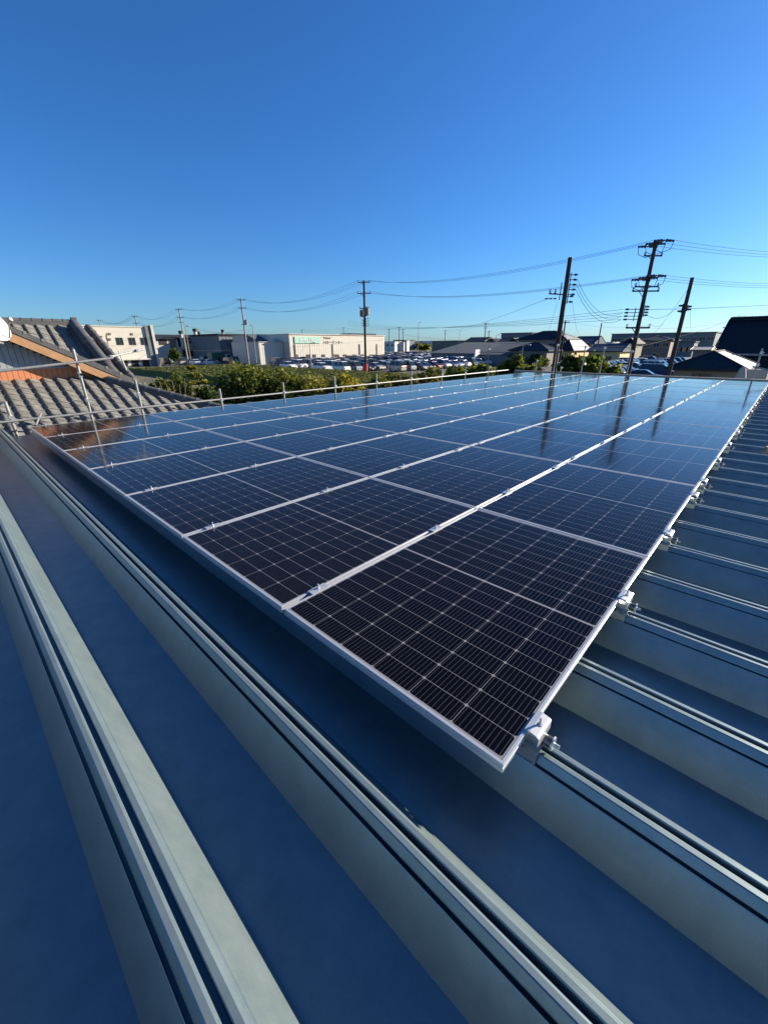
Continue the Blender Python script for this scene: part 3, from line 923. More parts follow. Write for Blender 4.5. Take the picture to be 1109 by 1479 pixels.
b = MB(); b.prism([(XG - 6, zt2 + 0.125), (XG - 13, q0.z), (XG - 13.8, q0.z), (XG - 13.8, zt2 + 0.125)], 'y', ya2 + 4, ya - 0.2, GROOF); b.build('roof', wg)
q0, q1 = on_x(395, 489.5, XG - 2), on_x(404, 494, XG - 2)
b = MB(); b.bx((XG - 5, q0.y, zt2 + 0.13), (XG - 2, q1.y, q0.z), WHITEW); b.build('roof_box', wg)

# low grey shed with a very wide roof
D0 = 118
a0 = at_d(622, 517, D0)
YSH = a0.y
sh = thing('grey_shed', 'wide low shed with a broad grey metal roof beyond the car rows', 'shed', (0, 0, 0))
xl, xr = a0.x, on_y(697, 515, YSH).x
zr = on_y(650, 494.5, YSH + 16).z
ze = on_y(650, 510, YSH).z
b = MB(); b.bx((xl, YSH, G), (xr, YSH + 34, ze), GREYW); b.build('wall', sh)
b = MB(); b.prism([(YSH - 0.5, ze), (YSH + 17, zr), (YSH + 34.5, ze)], 'x', xl - 0.4, xr + 0.6, GROOF); b.build('roof', sh)
sh2 = thing('white_gabled_shed', 'small shed with sunlit white end wall beside the wide grey roof', 'shed', (0, 0, 0))
x2, x3 = xr + 1.0, on_y(742, 510, YSH).x
z2 = on_y(700, 503.5, YSH).z
b = MB(); b.bx((x2, YSH - 3, G), (x3, YSH + 22, ze - 0.15), GREYW); b.build('wall', sh2)
b = MB(); b.prism([(YSH - 3.5, ze - 0.15), (YSH + 9.5, zr - 0.2), (YSH + 22.5, ze - 0.15)], 'x', x2 - 0.2, x3 + 0.5, GROOF); b.build('roof', sh2)
q0, q1 = on_y(697, 503.5, YSH - 3), on_y(712, 515, YSH - 3)
b = MB(); b.bx((x2 - 0.4, YSH - 5.0, G), (x2 - 0.1, YSH - 3.05, q0.z - 0.2), WHITE); b.build('annex', sh2)

# houses
def house_box(name, label, px0, px1, dist, py_eave, py_ridge, depth, wallm, roofm, gable=None, mx=None, wins=(), cat='house', py_base=None, low=None):
    a = at_d(px0, py_eave, dist); Y = a.y
    x0, x1 = a.x, on_y(px1, py_eave, Y).x
    ze = on_y((px0 + px1) / 2, py_eave, Y).z
    zr = on_y((px0 + px1) / 2, py_ridge, Y + depth / 2).z
    r = thing(name, label, cat, (0, 0, 0))
    b = MB(); b.bx((x0, Y, G), (x1, Y + depth, ze - 0.165), wallm); b.build('wall', r)
    if gable == 'x':
        b = MB(); b.prism([(Y + 0.02, ze - 0.16), (Y + depth / 2, zr - 0.10), (Y + depth - 0.02, ze - 0.16)], 'x', x1 - 0.2, x1 - 0.02, wallm); b.build('gable', r)
    if gable == 'y':
        b = MB(); b.prism([(x0 + 0.02, ze - 0.16), ((x0 + x1) / 2, zr - 0.10), (x1 - 0.02, ze - 0.16)], 'y', Y + 0.02, Y + 0.2, wallm); b.build('gable', r)
    hip_roof(r, x0, x1, Y, Y + depth, ze, zr, roofm, 0.5, gable, mx)
    for (u, w_, z0, z1) in wins:
        xx = x0 + (x1 - x0) * u
        win(None, xx - w_ / 2, xx + w_ / 2, G + z0, G + z1, 'y', Y, r)
    return r
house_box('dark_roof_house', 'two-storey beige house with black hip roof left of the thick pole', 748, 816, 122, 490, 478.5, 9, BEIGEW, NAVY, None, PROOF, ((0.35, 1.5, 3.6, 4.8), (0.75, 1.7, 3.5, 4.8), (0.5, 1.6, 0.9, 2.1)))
house_box('bungalow', 'low dark-roofed bungalow in front of the beige two-storey house', 737, 790, 104, 506, 495, 7, TANW, TILEBLK, None, None, ((0.3, 1.6, 0.8, 2.0), (0.7, 1.6, 0.8, 2.0)))
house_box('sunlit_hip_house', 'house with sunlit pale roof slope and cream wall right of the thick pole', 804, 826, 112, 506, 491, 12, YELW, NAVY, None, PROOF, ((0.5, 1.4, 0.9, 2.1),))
house_box('solar_roof_house', 'house with blue-grey shiny roof right of the small transformer pole', 828, 856, 132, 496, 486, 9, TANW, BROOF, 'x', None, ((0.4, 1.6, 3.2, 4.4), (0.7, 1.5, 0.9, 2.1)))
house_box('blue_roof_house', 'blue metal roofed house with a sunlit yellow gable end', 850, 896, 108, 507, 497, 8, YELW, BROOF, 'x', None, ((0.3, 1.6, 0.9, 2.1), (0.65, 1.6, 0.9, 2.1)))
house_box('grey_flats', 'two-storey grey house with dark hip roof and pale sunlit end wall, between two poles', 914, 969, 140, 491, 485, 10, TANW, TILEBLK, None, None, ((0.15, 1.5, 3.6, 4.7), (0.4, 1.5, 3.6, 4.7), (0.65, 1.5, 3.6, 4.7), (0.88, 1.4, 3.6, 4.7), (0.3, 1.8, 0.8, 2.1), (0.7, 1.8, 0.8, 2.1)))
house_box('dark_cottage', 'dark-roofed house directly behind the double-tier pole', 902, 914, 118, 496, 489, 9, TANW, TILEBLK, None, None, ((0.5, 1.2, 3, 4.2),))
house_box('small_pale_roof_house', 'small house with pale pink-grey roof behind the navy hip roof', 1001, 1022, 100, 505, 501, 6, TANW, PROOF, 'x', None, ((0.5, 1.2, 0.9, 2),))
house_box('black_roof_row', 'row house with long black roof on the skyline behind the grey shed', 672, 698, 175, 493, 487.5, 9, TANW, TILEBLK, 'x')
house_box('gabled_house', 'small house with pale gable peak left of the beige house', 737, 746, 128, 494, 489, 9, WHITEW, TILEBLK, 'y')
house_box('gabled_house', 'dark-roofed house with white gable peak above the shed ridge', 702, 716, 168, 495, 489, 9, WHITEW, TILEBLK, 'y')
house_box('black_roof_row', 'low black-roofed house right of the white gable peak', 718, 736, 165, 494, 488, 9, TANW, TILEBLK, 'x')
# factory on the skyline
def slab(name, label, px0, px1, dist, py_top, depth, m, roofm=None, wins=0, cat='building', bands=()):
    a = at_d(px0, py_top, dist); Y = a.y
    x0, x1 = a.x, on_y(px1, py_top, Y).x
    r = thing(name, label, cat)
    zt = on_y((px0 + px1) / 2, py_top, Y).z
    b = MB(); b.bx((x0, Y, G), (x1, Y + depth, zt - 0.4), m)
    xx = x0
    while xx < x1 - 1.0:
        b.bx((xx, Y - 0.08, G), (xx + 0.5, Y - 0.003, zt - 0.5), m); xx += 2.0
    b.build('wall', r)
    b = MB(); b.bx((x0 - 0.3, Y - 0.3, zt - 0.395), (x1 + 0.3, Y + depth, zt), roofm or DROOF); b.build('roof', r)
    for k in range(wins):
        xx = x0 + (x1 - x0) * (k + 0.5) / wins
        win(None, xx - 1.2, xx + 1.2, zt - 3.4, zt - 2.0, 'y', Y - 0.09, r)
    return r
slab('factory', 'long grey-green factory block on the right skyline', 884, 1034, 250, 480.5, 30, GREYW, GROOF, 14, 'factory')
slab('factory', 'grey warehouse block rising behind the beige house roof', 724, 768, 240, 480.5, 30, GREYW, GROOF, 3, 'factory')
slab('storage_units', 'low pale storage buildings below the factory skyline', 962, 1003, 190, 493, 8, GREYW, GROOF, 5, 'building')
slab('far_white_building', 'white low building just right of the store end', 556, 570, 330, 493, 14, WHITE, WHITEW, 2)
slab('far_cream_building', 'cream low building on the skyline above the distant cars', 594, 624, 430, 492.5, 14, WHITE, WHITEW, 5)
slab('far_white_tower', 'narrow white kiosk standing among distant cars', 584.5, 587.5, 330, 491.5, 3, WHITE, WHITEW)
slab('far_grey_building', 'grey block behind the thin poles right of the store', 568, 585, 420, 491, 14, GREYW, DROOF, 3)
slab('far_sheds', 'faint dark sheds on the middle skyline', 624, 672, 330, 492, 12, TANW, DROOF, 3)
slab('far_pale_building', 'pale low building on the skyline left of the solar-roofed house end', 862, 884, 230, 494, 12, WHITE, WHITEW, 2)
slab('far_left_sheds', 'dark low sheds far behind the white office block', 218, 245, 210, 485, 12, TANW, DROOF, 2)

# garage with navy hip roof on the right
Yg = 38.0
xg0, xg1 = on_y(960, 534, Yg).x, on_y(1078, 542, Yg).x
gr_ = thing('garage', 'navy hip-roofed garage with pale sunlit right slope near the far edge', 'garage', (0, 0, 0))
zeg = on_y(1010, 532.5, Yg).z
apx = on_y(1037, 508, Yg + (xg1 - xg0) / 2)
b = MB(); b.bx((xg0 + 0.5, Yg + 0.5, G), (xg1 - 0.5, Yg + 10.5, zeg - 0.165), BEIGEW); b.build('wall', gr_)
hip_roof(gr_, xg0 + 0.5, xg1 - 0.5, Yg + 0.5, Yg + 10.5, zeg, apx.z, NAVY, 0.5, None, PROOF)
q0, q1 = on_y(997, 540, Yg), on_y(1003.5, 547, Yg)
win(None, q0.x, q1.x, zeg - 1.1, zeg - 0.35, 'y', Yg + 0.5, gr_, TANW)
q0, q1 = on_y(1006, 540, Yg), on_y(1024, 547, Yg)
win(None, q0.x, q1.x, zeg - 1.1, zeg - 0.35, 'y', Yg + 0.5, gr_, TANW)
# big black tiled house, far right
bh = thing('black_tiled_house', 'large house with tall black tiled roof at the right edge', 'house', (0, 0, 0))
Yh = 112.0
ze = on_y(1075, 516, Yh).z
x0 = on_y(1026, 511, Yh).x; x1 = x0 + 40
zr = on_y(1075, 462, Yh + 12).z
b = MB(); b.bx((x0 + 1, Yh + 1, G), (x1 - 1, Yh + 23, ze - 0.2), TANW); b.build('wall', bh)
b = MB()
sv = Vector((0, 12, zr - ze)); svn = sv.normalized(); nrow = int(sv.length / 0.5)
xa = on_y(1054, 462, Yh + 12).x
def keep_bh(c):
    f = (c.y - Yh) / 12
    return c.x > x0 + (xa - x0) * f
tile_sheet(b, (x0, Yh, ze), (1, 0, 0), svn, 80, nrow, 0.5, 0.5, TILEBLK, keep_bh, 0.03, 4)
b.poly([(x0, Yh, ze - 0.02), (xa, Yh + 12, zr - 0.02), (x0, Yh + 24, ze - 0.02)], TILEBLK)
b.poly([(x1, Yh + 24, ze), (x0, Yh + 24, ze), (xa, Yh + 12, zr), (x1, Yh + 12, zr)], TILEBLK)
b.build('roof', bh)
b = MB()
ridge_tiles(b, (xa, Yh + 12, zr + 0.45), (x1, Yh + 12, zr + 0.45), 0.22, TILEBLK, 0.6, True)
b.bx((xa - 0.1, Yh + 11.8, zr - 0.3), (x1, Yh + 12.3, zr + 0.4), TILEBLK)
b.build('ridge', bh)
b = MB(); ridge_tiles(b, (x0 + 0.1, Yh + 0.1, ze + 0.12), (xa, Yh + 11.9, zr + 0.12), 0.18, TILEBLK, 0.5, True); b.build('hip_ridge', bh)
q = on_y(1109, 473, Yh + 9.5)
b = MB(); q0 = on_y(1043, 473.5, Yh + 9.9); q1 = on_y(1109, 473, Yh + 9.9)
b.bx((q0.x, Yh + 9.6, q0.z - 0.03), (x1, Yh + 9.9, q0.z + 0.12), NAVY); b.build('snow_guard', bh)
b = MB(); b.bx((x0 + 0.8, Yh + 0.85, ze - 2.4), (x1 - 1, Yh + 0.95, ze - 0.3), DARK); b.build('shaded_eave_wall', bh)  # dark sheet below the eave: dark wall with its shade painted in
# dish and aerial on it
q = on_y(1036, 494, Yh + 2.6)
sd2 = thing('satellite_dish', 'small grey-white dish on the hip of the black tiled roof', 'satellite dish', q)
b = MB(); b.tube((0, 0, -0.9), (0, 0, 0.1), 0.05, PIPE, 8); b.build('mast', sd2)
b = MB(); b.tube((0, -0.10, 0.0), (0.03, -0.14, 0.01), 0.17, WHITEW, 20, 0.22); b.build('dish', sd2)
b = MB(); b.tube((0.0, -0.15, -0.25), (0.05, -0.5, -0.02), 0.025, PIPE, 6); b.box((0.05, -0.52, 0.0), (0.12, 0.12, 0.12), DARK); b.build('receiver_arm', sd2)
q = on_y(1066, 461, Yh + 12)
an = thing('tv_aerial', 'thin television aerial on the ridge of the black tiled house', 'aerial', q)
b = MB(); b.tube((0, 0, 0), (0, 0, 0.9), 0.03, HARD, 6); b.build('mast', an)
b = MB(); b.tube((-1.1, 0, 0.55), (1.1, 0, 0.6), 0.022, HARD, 6)
for k in range(7): b.tube((-1.0 + k * 0.32, -0.3, 0.56), (-1.0 + k * 0.32, 0.3, 0.56), 0.014, HARD, 5)
b.build('boom', an)
# tank / gas bottles by the garage
for px, py, lab in ((1069, 542, 'rounded concrete boulder beside the garage wall'), ):
    q = on_y(px, py, 24)
    b = MB()
    vs, fs = [], []
    for i in range(9):
        for k in range(14):
            th = PI * i / 8; ph = 2 * PI * k / 14
            rr = 0.30 * (1 + 0.12 * math.sin(3 * ph + i))
            vs.append((rr * math.sin(th) * math.cos(ph), rr * math.sin(th) * math.sin(ph), 1.9 * math.cos(th)))
    for i in range(8):
        for k in range(14): fs.append((i * 14 + k, i * 14 + (k + 1) % 14, (i + 1) * 14 + (k + 1) % 14, (i + 1) * 14 + k))
    b.mesh(vs, fs, KERB, True)
    tag(b.build('standing_stone', None, (q.x, 24, q.z - 1.5)), 'tall rounded pale stone standing in front of the garage corner', 'stone')
q = on_y(1092, 535, 25)
b = MB(); b.bx((-0.42, -0.2, G - q.z), (0.42, 0.2, 0.05), KERB); b.box((0, -0.21, -0.62), (0.14, 0.03, 0.14), DARK)
ms = tag(b.build('gate_post', None, (q.x, 25, q.z + 0.0), 0.03), 'squat pale stone gate post with a dark hole, at the far right', 'gate post')

# ================================================================== utility poles and wires
def insulator(b, p, d, r=0.06, L=0.16, m=PORC):
    p, d = Vector(p), Vector(d).normalized()
    for k in range(3): b.tube(p + d * (L * k / 3), p + d * (L * (k + 0.62) / 3), r * (1 - 0.12 * k), m, 8)
def pole(name, label, base, top, r0, r1, m=CONC):
    base, top = Vector(base), Vector(top)
    o = thing(name, label, 'utility pole', base)
    b = MB(); b.tube((0, 0, 0), top - base, r0, m, 14, r1); b.tube((top - base), (top - base) + Vector((0, 0, 0.04)), r1 * 1.1, HARD, 12)
    b.build('shaft', o)
    return o
LD = Vector((0.86, -0.51, 0)).normalized()             # crossarm direction helper
def crossarm(o, z, half, d, kind='pin', npin=3, off=(0, 0), tw=0.05):
    d = Vector((d[0], d[1], 0)).normalized()
    side = Vector((-d.y, d.x, 0))
    b = MB()
    c = Vector((off[0], off[1], z))
    b.tube(c - d * half, c + d * half, tw, HARD, 6)
    b.tube(c - d * half * 0.5 + Vector((0, 0, 0)), Vector((off[0] * 0, 0, z - half * 0.55)), tw * 0.5, HARD, 6)
    ar = b.build('crossarm', o)
    pts = []
    k = MB()
    for i in range(npin):
        t = -1 + 2 * (i + 0.0) / (npin - 1) if npin > 1 else 0
        p = c + d * (half * t * 0.95)
        if kind == 'pin':
            insulator(k, p + Vector((0, 0, 0.03)), (0, 0, 1), 0.07, 0.22); pts.append(p + Vector((0, 0, 0.26)))
        else:
            for sg in (-1, 1):
                insulator(k, p + side * (sg * 0.12), side * sg + Vector((0, 0, -0.04)), 0.085, 0.55)
                pts.append(p + side * (sg * 0.68))
            jp = [p + side * (-0.62), p + side * (-0.5) + Vector((0, 0, -0.45)), p + Vector((0, 0, -0.62)), p + side * 0.5 + Vector((0, 0, -0.45)), p + side * 0.62]
            k.path(jp, 0.018, WIRE, 5)
    k.build('insulators', ar)
    return [Vector(o.location) + q for q in pts]
def rack(o, z0, z1, nn, d, rad, reach=0.35):
    d = Vector((d[0], d[1], 0)).normalized()
    b = MB(); k = MB(); pts = []
    b.tube(d * (rad + 0.05) + Vector((0, 0, z0 - 0.1)), d * (rad + 0.05) + Vector((0, 0, z1 + 0.1)), 0.03, HARD, 6)
    for i in range(nn):
        z = z0 + (z1 - z0) * i / max(1, nn - 1)
        b.tube(Vector((0, 0, z)), d * (rad + reach) + Vector((0, 0, z)), 0.022, HARD, 6)
        insulator(k, d * (rad + reach * 0.7) + Vector((0, 0, z)), d, 0.065, 0.2)
        pts.append(Vector(o.location) + d * (rad + reach + 0.1) + Vector((0, 0, z)))
    r = b.build('bracket_rack', o); k.build('spool_insulators', r)
    return pts
def transformer(o, z, d, rad=0.28, h=0.8):
    d = Vector((d[0], d[1], 0)).normalized()
    b = MB(); c = d * (rad + 0.25)
    b.tube(c + Vector((0, 0, z - h / 2)), c + Vector((0, 0, z + h / 2)), rad, TANW, 14)
    b.tube(c + Vector((0, 0, z + h / 2)), c + Vector((0, 0, z + h / 2 + 0.05)), rad * 1.08, HARD, 14)
    for s_ in (-0.12, 0.12): b.tube(c + Vector((s_, 0, z + h / 2)), c + Vector((s_, 0, z + h / 2 + 0.25)), 0.04, PORC, 8)
    b.tube(Vector((0, 0, z - h / 2 - 0.05)), c + Vector((0, 0, z - h / 2 - 0.05)), 0.05, HARD, 6)
    b.build('transformer', o)
WIRES_N = [0]
def wire(p, q, sag, label, r=0.012, m=WIRE, group=None, n=24):
    p, q = Vector(p), Vector(q)
    pts = [(p + (q - p) * t) - Vector((0, 0, sag * 4 * t * (1 - t))) - p for t in [i / n for i in range(n + 1)]]
    b = MB(); b.path(pts, r, m, 5)
    return tag(b.build('power_line', None, p), label, 'cable', group)

def pole_px(name, label, px_t, py_t, dist, r0, r1, m=CONC, lean=None):
    t = at_d(px_t, py_t, dist)
    return pole(name, label, (t.x - (lean or 0), t.y, G), t, r0, r1, m)
# thick dark pole left of centre-right
PA = pole_px('utility_pole', 'thick dark concrete pole with side spool insulators, left of the double-tier pole', 823, 373, 30, 0.175, 0.12)
zA = at_d(823, 373, 30).z - G
vr = Vector((RGT.x, RGT.y, 0)).normalized()            # across the view
ra = rack(PA, zA - 1.9, zA - 0.85, 5, vr, 0.15, 0.38)
ra2 = rack(PA, zA - 2.3, zA - 2.0, 2, vr, 0.15, 0.28)
b = MB()
b.tube((0, 0, zA - 1.9), -vr * 0.95 + Vector((0, 0, zA - 1.86)), 0.035, HARD, 6); b.tube(-vr * 0.3 + Vector((0, 0, zA - 2.2)), -vr * 0.28 + Vector((0, 0, zA - 1.25)), 0.03, HARD, 6)
for t_, dzz in ((0.92, 0.0), (0.6, 0.0)): insulator(b, -vr * t_ + Vector((0, 0, zA - 1.84)), (0, 0, 1), 0.075, 0.26)
for t_ in (1.0, 0.75, 0.5): insulator(b, -vr * t_ + Vector((0, 0, zA - 2.12)), -vr, 0.05, 0.2)
b.build('side_arm', PA)
# double-tier pole
PB = pole_px('utility_pole', 'tallest pole on the right with two tiers of insulators and a low crossarm', 947, 349, 34, 0.165, 0.105)
PB.location.x += 0.0
zB = at_d(947, 349, 34).z - G
ld = Vector((0.62, 0.35, 0)).normalized()
s_dir = Vector((FWD.x, FWD.y, 0)).normalized()
b1 = crossarm(PB, zB - 0.10, 0.85, s_dir, 'strain', 3)
b2_ = crossarm(PB, zB - 1.95, 0.85, s_dir, 'strain', 3)
crossarm(PB, zB - 0.75, 0.55, vr, 'pin', 2, (0, 0), 0.045)
crossarm(PB, zB - 2.45, 0.75, vr, 'pin', 2, (0, 0), 0.045)
crossarm(PB, zB - 2.70, 0.85, vr, 'pin', 2, (0, 0), 0.045)
rb = rack(PB, zB - 4.35, zB - 3.75, 4, -vr, 0.35, 0.75)
rb2 = rack(PB, zB - 4.1, zB - 3.6, 4, vr, 0.14, 0.2)
blow = crossarm(PB, zB - 4.85, 0.78, vr, 'pin', 2, (0, 0), 0.055)
# third pole on the right
PC = pole_px('utility_pole', 'bare dark pole leaning right of the double-tier pole', 999, 402, 33, 0.155, 0.10)
zC = at_d(999, 402, 33).z - G
rc = rack(PC, zC - 1.75, zC - 1.45, 2, -vr, 0.1, 0.16)
rc2 = rack(PC, zC - 1.65, zC - 1.5, 2, vr, 0.1, 0.16)
# central pole by the car park
base = gnd(527.5, 543)
dC = math.hypot(base.x - CAM.x, base.y - CAM.y)
PD = pole_px('utility_pole', 'dark pole with transformer and red guard at its foot, before the store', 525.5, 406, dC, 0.20, 0.14)
tD = at_d(525.5, 406, dC); zD = tD.z - G
PD.location = (tD.x, tD.y, G)
pxm = dC / 683.0
d1 = crossarm(PD, zD - 0.15, 0.9, vr, 'pin', 3, (0.0, 0), 0.06)
d2 = crossarm(PD, zD - 16 * pxm, 1.0, vr, 'pin', 3, (0, 0), 0.06)
transformer(PD, zD - 41 * pxm, vr * 0.5 + s_dir * -0.8, 0.40, 1.0)
transformer(PD, zD - 43 * pxm, -vr * 0.6 + s_dir * 0.6, 0.33, 0.8)
crossarm(PD, zD - 36 * pxm, 0.75, vr, 'pin', 2, (0, 0), 0.06)
rd = rack(PD, zD - 60 * pxm, zD - 50 * pxm, 4, vr, 0.15, 0.45)
rack(PD, zD - 60 * pxm, zD - 52 * pxm, 3, -vr, 0.15, 0.3)
b = MB(); b.tube((0, 0, 0.1), (0, 0, 1.75), 0.33, RED, 14); b.tube((0, 0, 1.75), (0, 0, 1.80), 0.27, RED, 14); b.build('red_guard', PD)
# left poles
PE = pole_px('utility_pole', 'pole rising between the grey hall and the tea field with street lamp beside it', 348, 432, 108, 0.21, 0.15, CONCL)
tE = at_d(348, 432, 108); zE = tE.z - G
e1 = crossarm(PE, zE - 0.15, 0.9, vr, 'pin', 3, (0, 0), 0.06); e2 = crossarm(PE, zE - 11.5 * 108 / 683, 0.9, vr, 'pin', 3, (0, 0), 0.06)
crossarm(PE, zE - 33 * 108 / 683, 0.6, vr, 'pin', 2); transformer(PE, zE - 30 * 108 / 683, vr, 0.3, 0.8)
PF = pole_px('utility_pole', 'pole right of the white office block, in front of the workshop row', 258.5, 446, 128, 0.21, 0.15, CONCL)
tF = at_d(258.5, 446, 128); zF = tF.z - G
f1 = crossarm(PF, zF - 0.15, 0.9, vr, 'pin', 3, (0, 0), 0.06); f2 = crossarm(PF, zF - 11 * 128 / 683, 0.9, vr, 'pin', 3, (0, 0), 0.06)
crossarm(PF, zF - 17 * 128 / 683, 0.7, vr, 'pin', 2)
PG = pole_px('utility_pole', 'distant pole peeping over the white office block roof', 195, 456, 165, 0.2, 0.14, CONCL)
tG = at_d(195, 456, 165); zG = tG.z - G
g1 = crossarm(PG, zG - 0.2, 1.0, vr, 'pin', 3, (0, 0), 0.06); g2 = crossarm(PG, zG - 9 * 165 / 683, 1.0, vr, 'pin', 3, (0, 0), 0.06)
PH = pole_px('utility_pole', 'farthest left pole above the tiled roof end', 143, 462, 230, 0.2, 0.14, CONCL)
tH = at_d(143, 462, 230); zH = tH.z - G
h1 = crossarm(PH, zH - 0.2, 1.1, vr, 'pin', 3, (0, 0), 0.06)
small = [(561.5, 475, 200, 'short dark pole just right of the store end'), (576.5, 472, 220, 'twin-arm distant pole right of the store, left one'), (582, 475, 225, 'twin-arm distant pole right of the store, right one'),
         (643, 477, 240, 'small distant pole above the grey shed left slope'), (701.5, 466, 150, 'slim pole rising from behind the grey shed ridge'), (706, 478, 165, 'short pole close right of the slim shed pole'),
         (816.5, 463, 96, 'small pole with stacked transformers right of the thick pole'), (436, 476, 260, 'tiny pole above the store sign board'), (496, 473, 250, 'tiny double-arm pole above the store roof'), (868.5, 467, 115, 'bare thin mast above the blue roofed house')]
SP = {}
for (px, py, D, lab) in small:
    o = pole_px('utility_pole', lab, px, py, D, 0.17, 0.12, CONC)
    zt_ = at_d(px, py, D).z - G
    SP[px] = o.location + Vector((0, 0, zt_))
    if px != 868.5:
        crossarm(o, zt_ - 0.3, 0.8, vr, 'pin', 2, (0, 0), 0.05)
        if px in (701.5, 576.5, 582, 643): crossarm(o, zt_ - 1.6, 0.7, vr, 'pin', 2, (0, 0), 0.05)
    if px == 816.5:
        transformer(o, zt_ - 2.3, -vr, 0.3, 0.9); transformer(o, zt_ - 3.9, -vr, 0.3, 0.9); rack(o, zt_ - 3.4, zt_ - 2.6, 3, vr, 0.1, 0.4)
def lamp_post(px, py, D, lab, side=1):
    t = at_d(px, py, D)
    o = thing('street_lamp', lab, 'street lamp', (t.x, t.y, G))
    h = t.z - G
    b = MB(); b.tube((0, 0, 0), (0, 0, h), 0.11, CONCL, 8, 0.07); b.build('post', o)
    b = MB()
    b.tube((0, 0, h), vr * (side * 0.9) + Vector((0, 0, h + 0.12)), 0.05, CONCL, 6); b.box(vr * (side * 1.1) + Vector((0, 0, h + 0.12)), (0.6, 0.3, 0.14), WHITEW)
    b.build('lamp_head', o)
lamp_post(364.5, 470, 104, 'street lamp standing right of the pole by the grey hall', -1)
lamp_post(604.5, 466, 170, 'tall lamp mast above the distant parked cars')
lamp_post(716.5, 484, 150, 'small curved street lamp on the skyline by the shed', 1)
lamp_post(447, 496, 92, 'slim car park lamp in front of the mint sign', 1)
lamp_post(755, 499, 84, 'double white lamp post before the low bungalow', 1)
lamp_post(267.5, 472, 122, 'small lamp close right of the pole by the workshops', 1)
lamp_post(664, 478, 230, 'faint lamp mast on the middle skyline')
# wires: centre pole to the double-tier pole and onwards
NM = ['nearest', 'middle', 'farthest']
for k in range(3):
    wire(d1[k], b1[2 * k + 1], 1.0, 'upper %s cable from the centre pole to the tallest right pole' % NM[k], 0.009, WIRE, 'upper cables left of the tallest pole')
    wire(d2[k], b2_[2 * k + 1], 0.9, 'lower %s cable from the centre pole to the tallest right pole' % NM[k], 0.009, WIRE, 'lower cables left of the tallest pole')
    e = on_y(1250, 362 + 3 * k, 60); wire(b1[2 * k], e, 0.4, 'upper %s cable leaving the tallest pole to the right edge' % NM[k], 0.010, WIRE, 'upper cables right of the tallest pole')
    e = on_y(1250, 404 + 3 * k, 58); wire(b2_[2 * k], e, 0.4, 'lower %s cable leaving the tallest pole to the right edge' % NM[k], 0.010, WIRE, 'lower cables right of the tallest pole')
    wire(e1[k], d1[k], 1.8, 'upper %s cable between the lamp-side pole and the centre pole' % NM[k], 0.012, WIRE, 'upper cables left of centre pole')
    wire(e2[k], d2[k], 1.8, 'lower %s cable between the lamp-side pole and the centre pole' % NM[k], 0.012, WIRE, 'lower cables left of centre pole')
    wire(f1[k], e1[k], 1.3, 'upper %s cable between the two left poles' % NM[k], 0.012, WIRE, 'upper cables between left poles')
    wire(f2[k], e2[k], 1.3, 'lower %s cable between the two left poles' % NM[k], 0.012, WIRE, 'lower cables between left poles')
    wire(g1[k], f1[k], 1.8, 'upper %s cable above the white office block' % NM[k], 0.014, WIRE, 'upper cables above the office block')
    wire(g2[k], f2[k], 1.8, 'lower %s cable above the white office block' % NM[k], 0.014, WIRE, 'lower cables above the office block')
    wire(h1[k], g1[k], 2.0, '%s cable from the farthest left pole' % NM[k], 0.026, WIRE, 'far left cables')
wire(PF.location + Vector((0.3, 0, zF - 3.4)), PE.location + Vector((0, 0, zE - 40 * 108 / 683)), 1.3, 'single sagging cable low between the two left poles', 0.022)
# telephone and service lines
wire(SP[561.5] - Vector((0, 0, 1.0)), PB.location + Vector((0, 0, zB - 6.1)), 0.9, 'long grey cable from the store end to the tallest right pole, above the houses', 0.018)
e = on_y(1052, 463, 120); wire(PB.location + Vector((0, 0, zB - 6.1)), e, 0.25, 'cable from the tallest pole to the black tiled roof', 0.018)
e = on_y(1250, 428, 60); wire(rb2[2], e, 0.2, 'single thin cable from the tallest pole low rack to the right edge', 0.013)
for k in range(4):
    e = at_d(500 + k, 462 + 2.5 * k, 140)
    wire(e, rb[k], 1.2, 'low-voltage line from the left ending on the tallest pole rack, %s from bottom' % ORD[k], 0.011, WIRE, 'low-voltage lines left of the tallest pole')
for k in range(3):
    wire(ra[k + 1], rb[k], 0.8, 'slack service line from the thick pole to the tallest pole, %s from bottom' % ORD[k], 0.011, WIRE, 'service lines between the two right poles')
e = at_d(640, 476, 150); wire(e, PA.location - vr * 0.95 + Vector((0, 0, zA - 2.1)), 0.8, 'faint line rising from the middle skyline to the thick pole side arm', 0.011)
wire(PA.location - vr * 0.4 + Vector((0, 0, zA - 2.3)), at_d(790, 478, 60), 0.5, 'thin drop line left of the thick pole', 0.008)
wire(ra2[0], at_d(838, 484, 60), 0.5, 'thin drop line right of the thick pole', 0.008)
wire(rc[1], rb2[0], 0.4, 'slack line between the two rightmost poles', 0.010)
wire(PC.location + Vector((0, 0, zC - 0.4)), at_d(944, 482, 55), 0.1, 'straight guy line slanting down left from the bare right pole', 0.009)
wire(rc2[0], at_d(998, 478, 60), 0.2, 'thin drop line right of the bare pole', 0.008)
wire(blow[1], at_d(958, 468, 45), 0.2, 'thin drop line from the low crossarm', 0.008)
qa, qb = at_d(915.5, 485, 33.7), at_d(976, 487, 32.8)
wire(qa, qb, 0.22, 'pale slack cable between the two right poles, low above the cars', 0.018, WIREL)
qc = at_d(845, 493, 70); wire(qc, qa, 0.5, 'pale cable from the houses to the tallest pole foot', 0.016, WIREL)
wire(SP[816.5] - Vector((0, 0, 2.0)), at_d(866, 492, 110), 0.3, 'service line from the small transformer pole to the solar roof', 0.012)
wire(SP[816.5] - Vector((0, 0, 0.1)), at_d(935, 470, 120), 0.8, 'thin line from the small transformer pole to the right', 0.012)
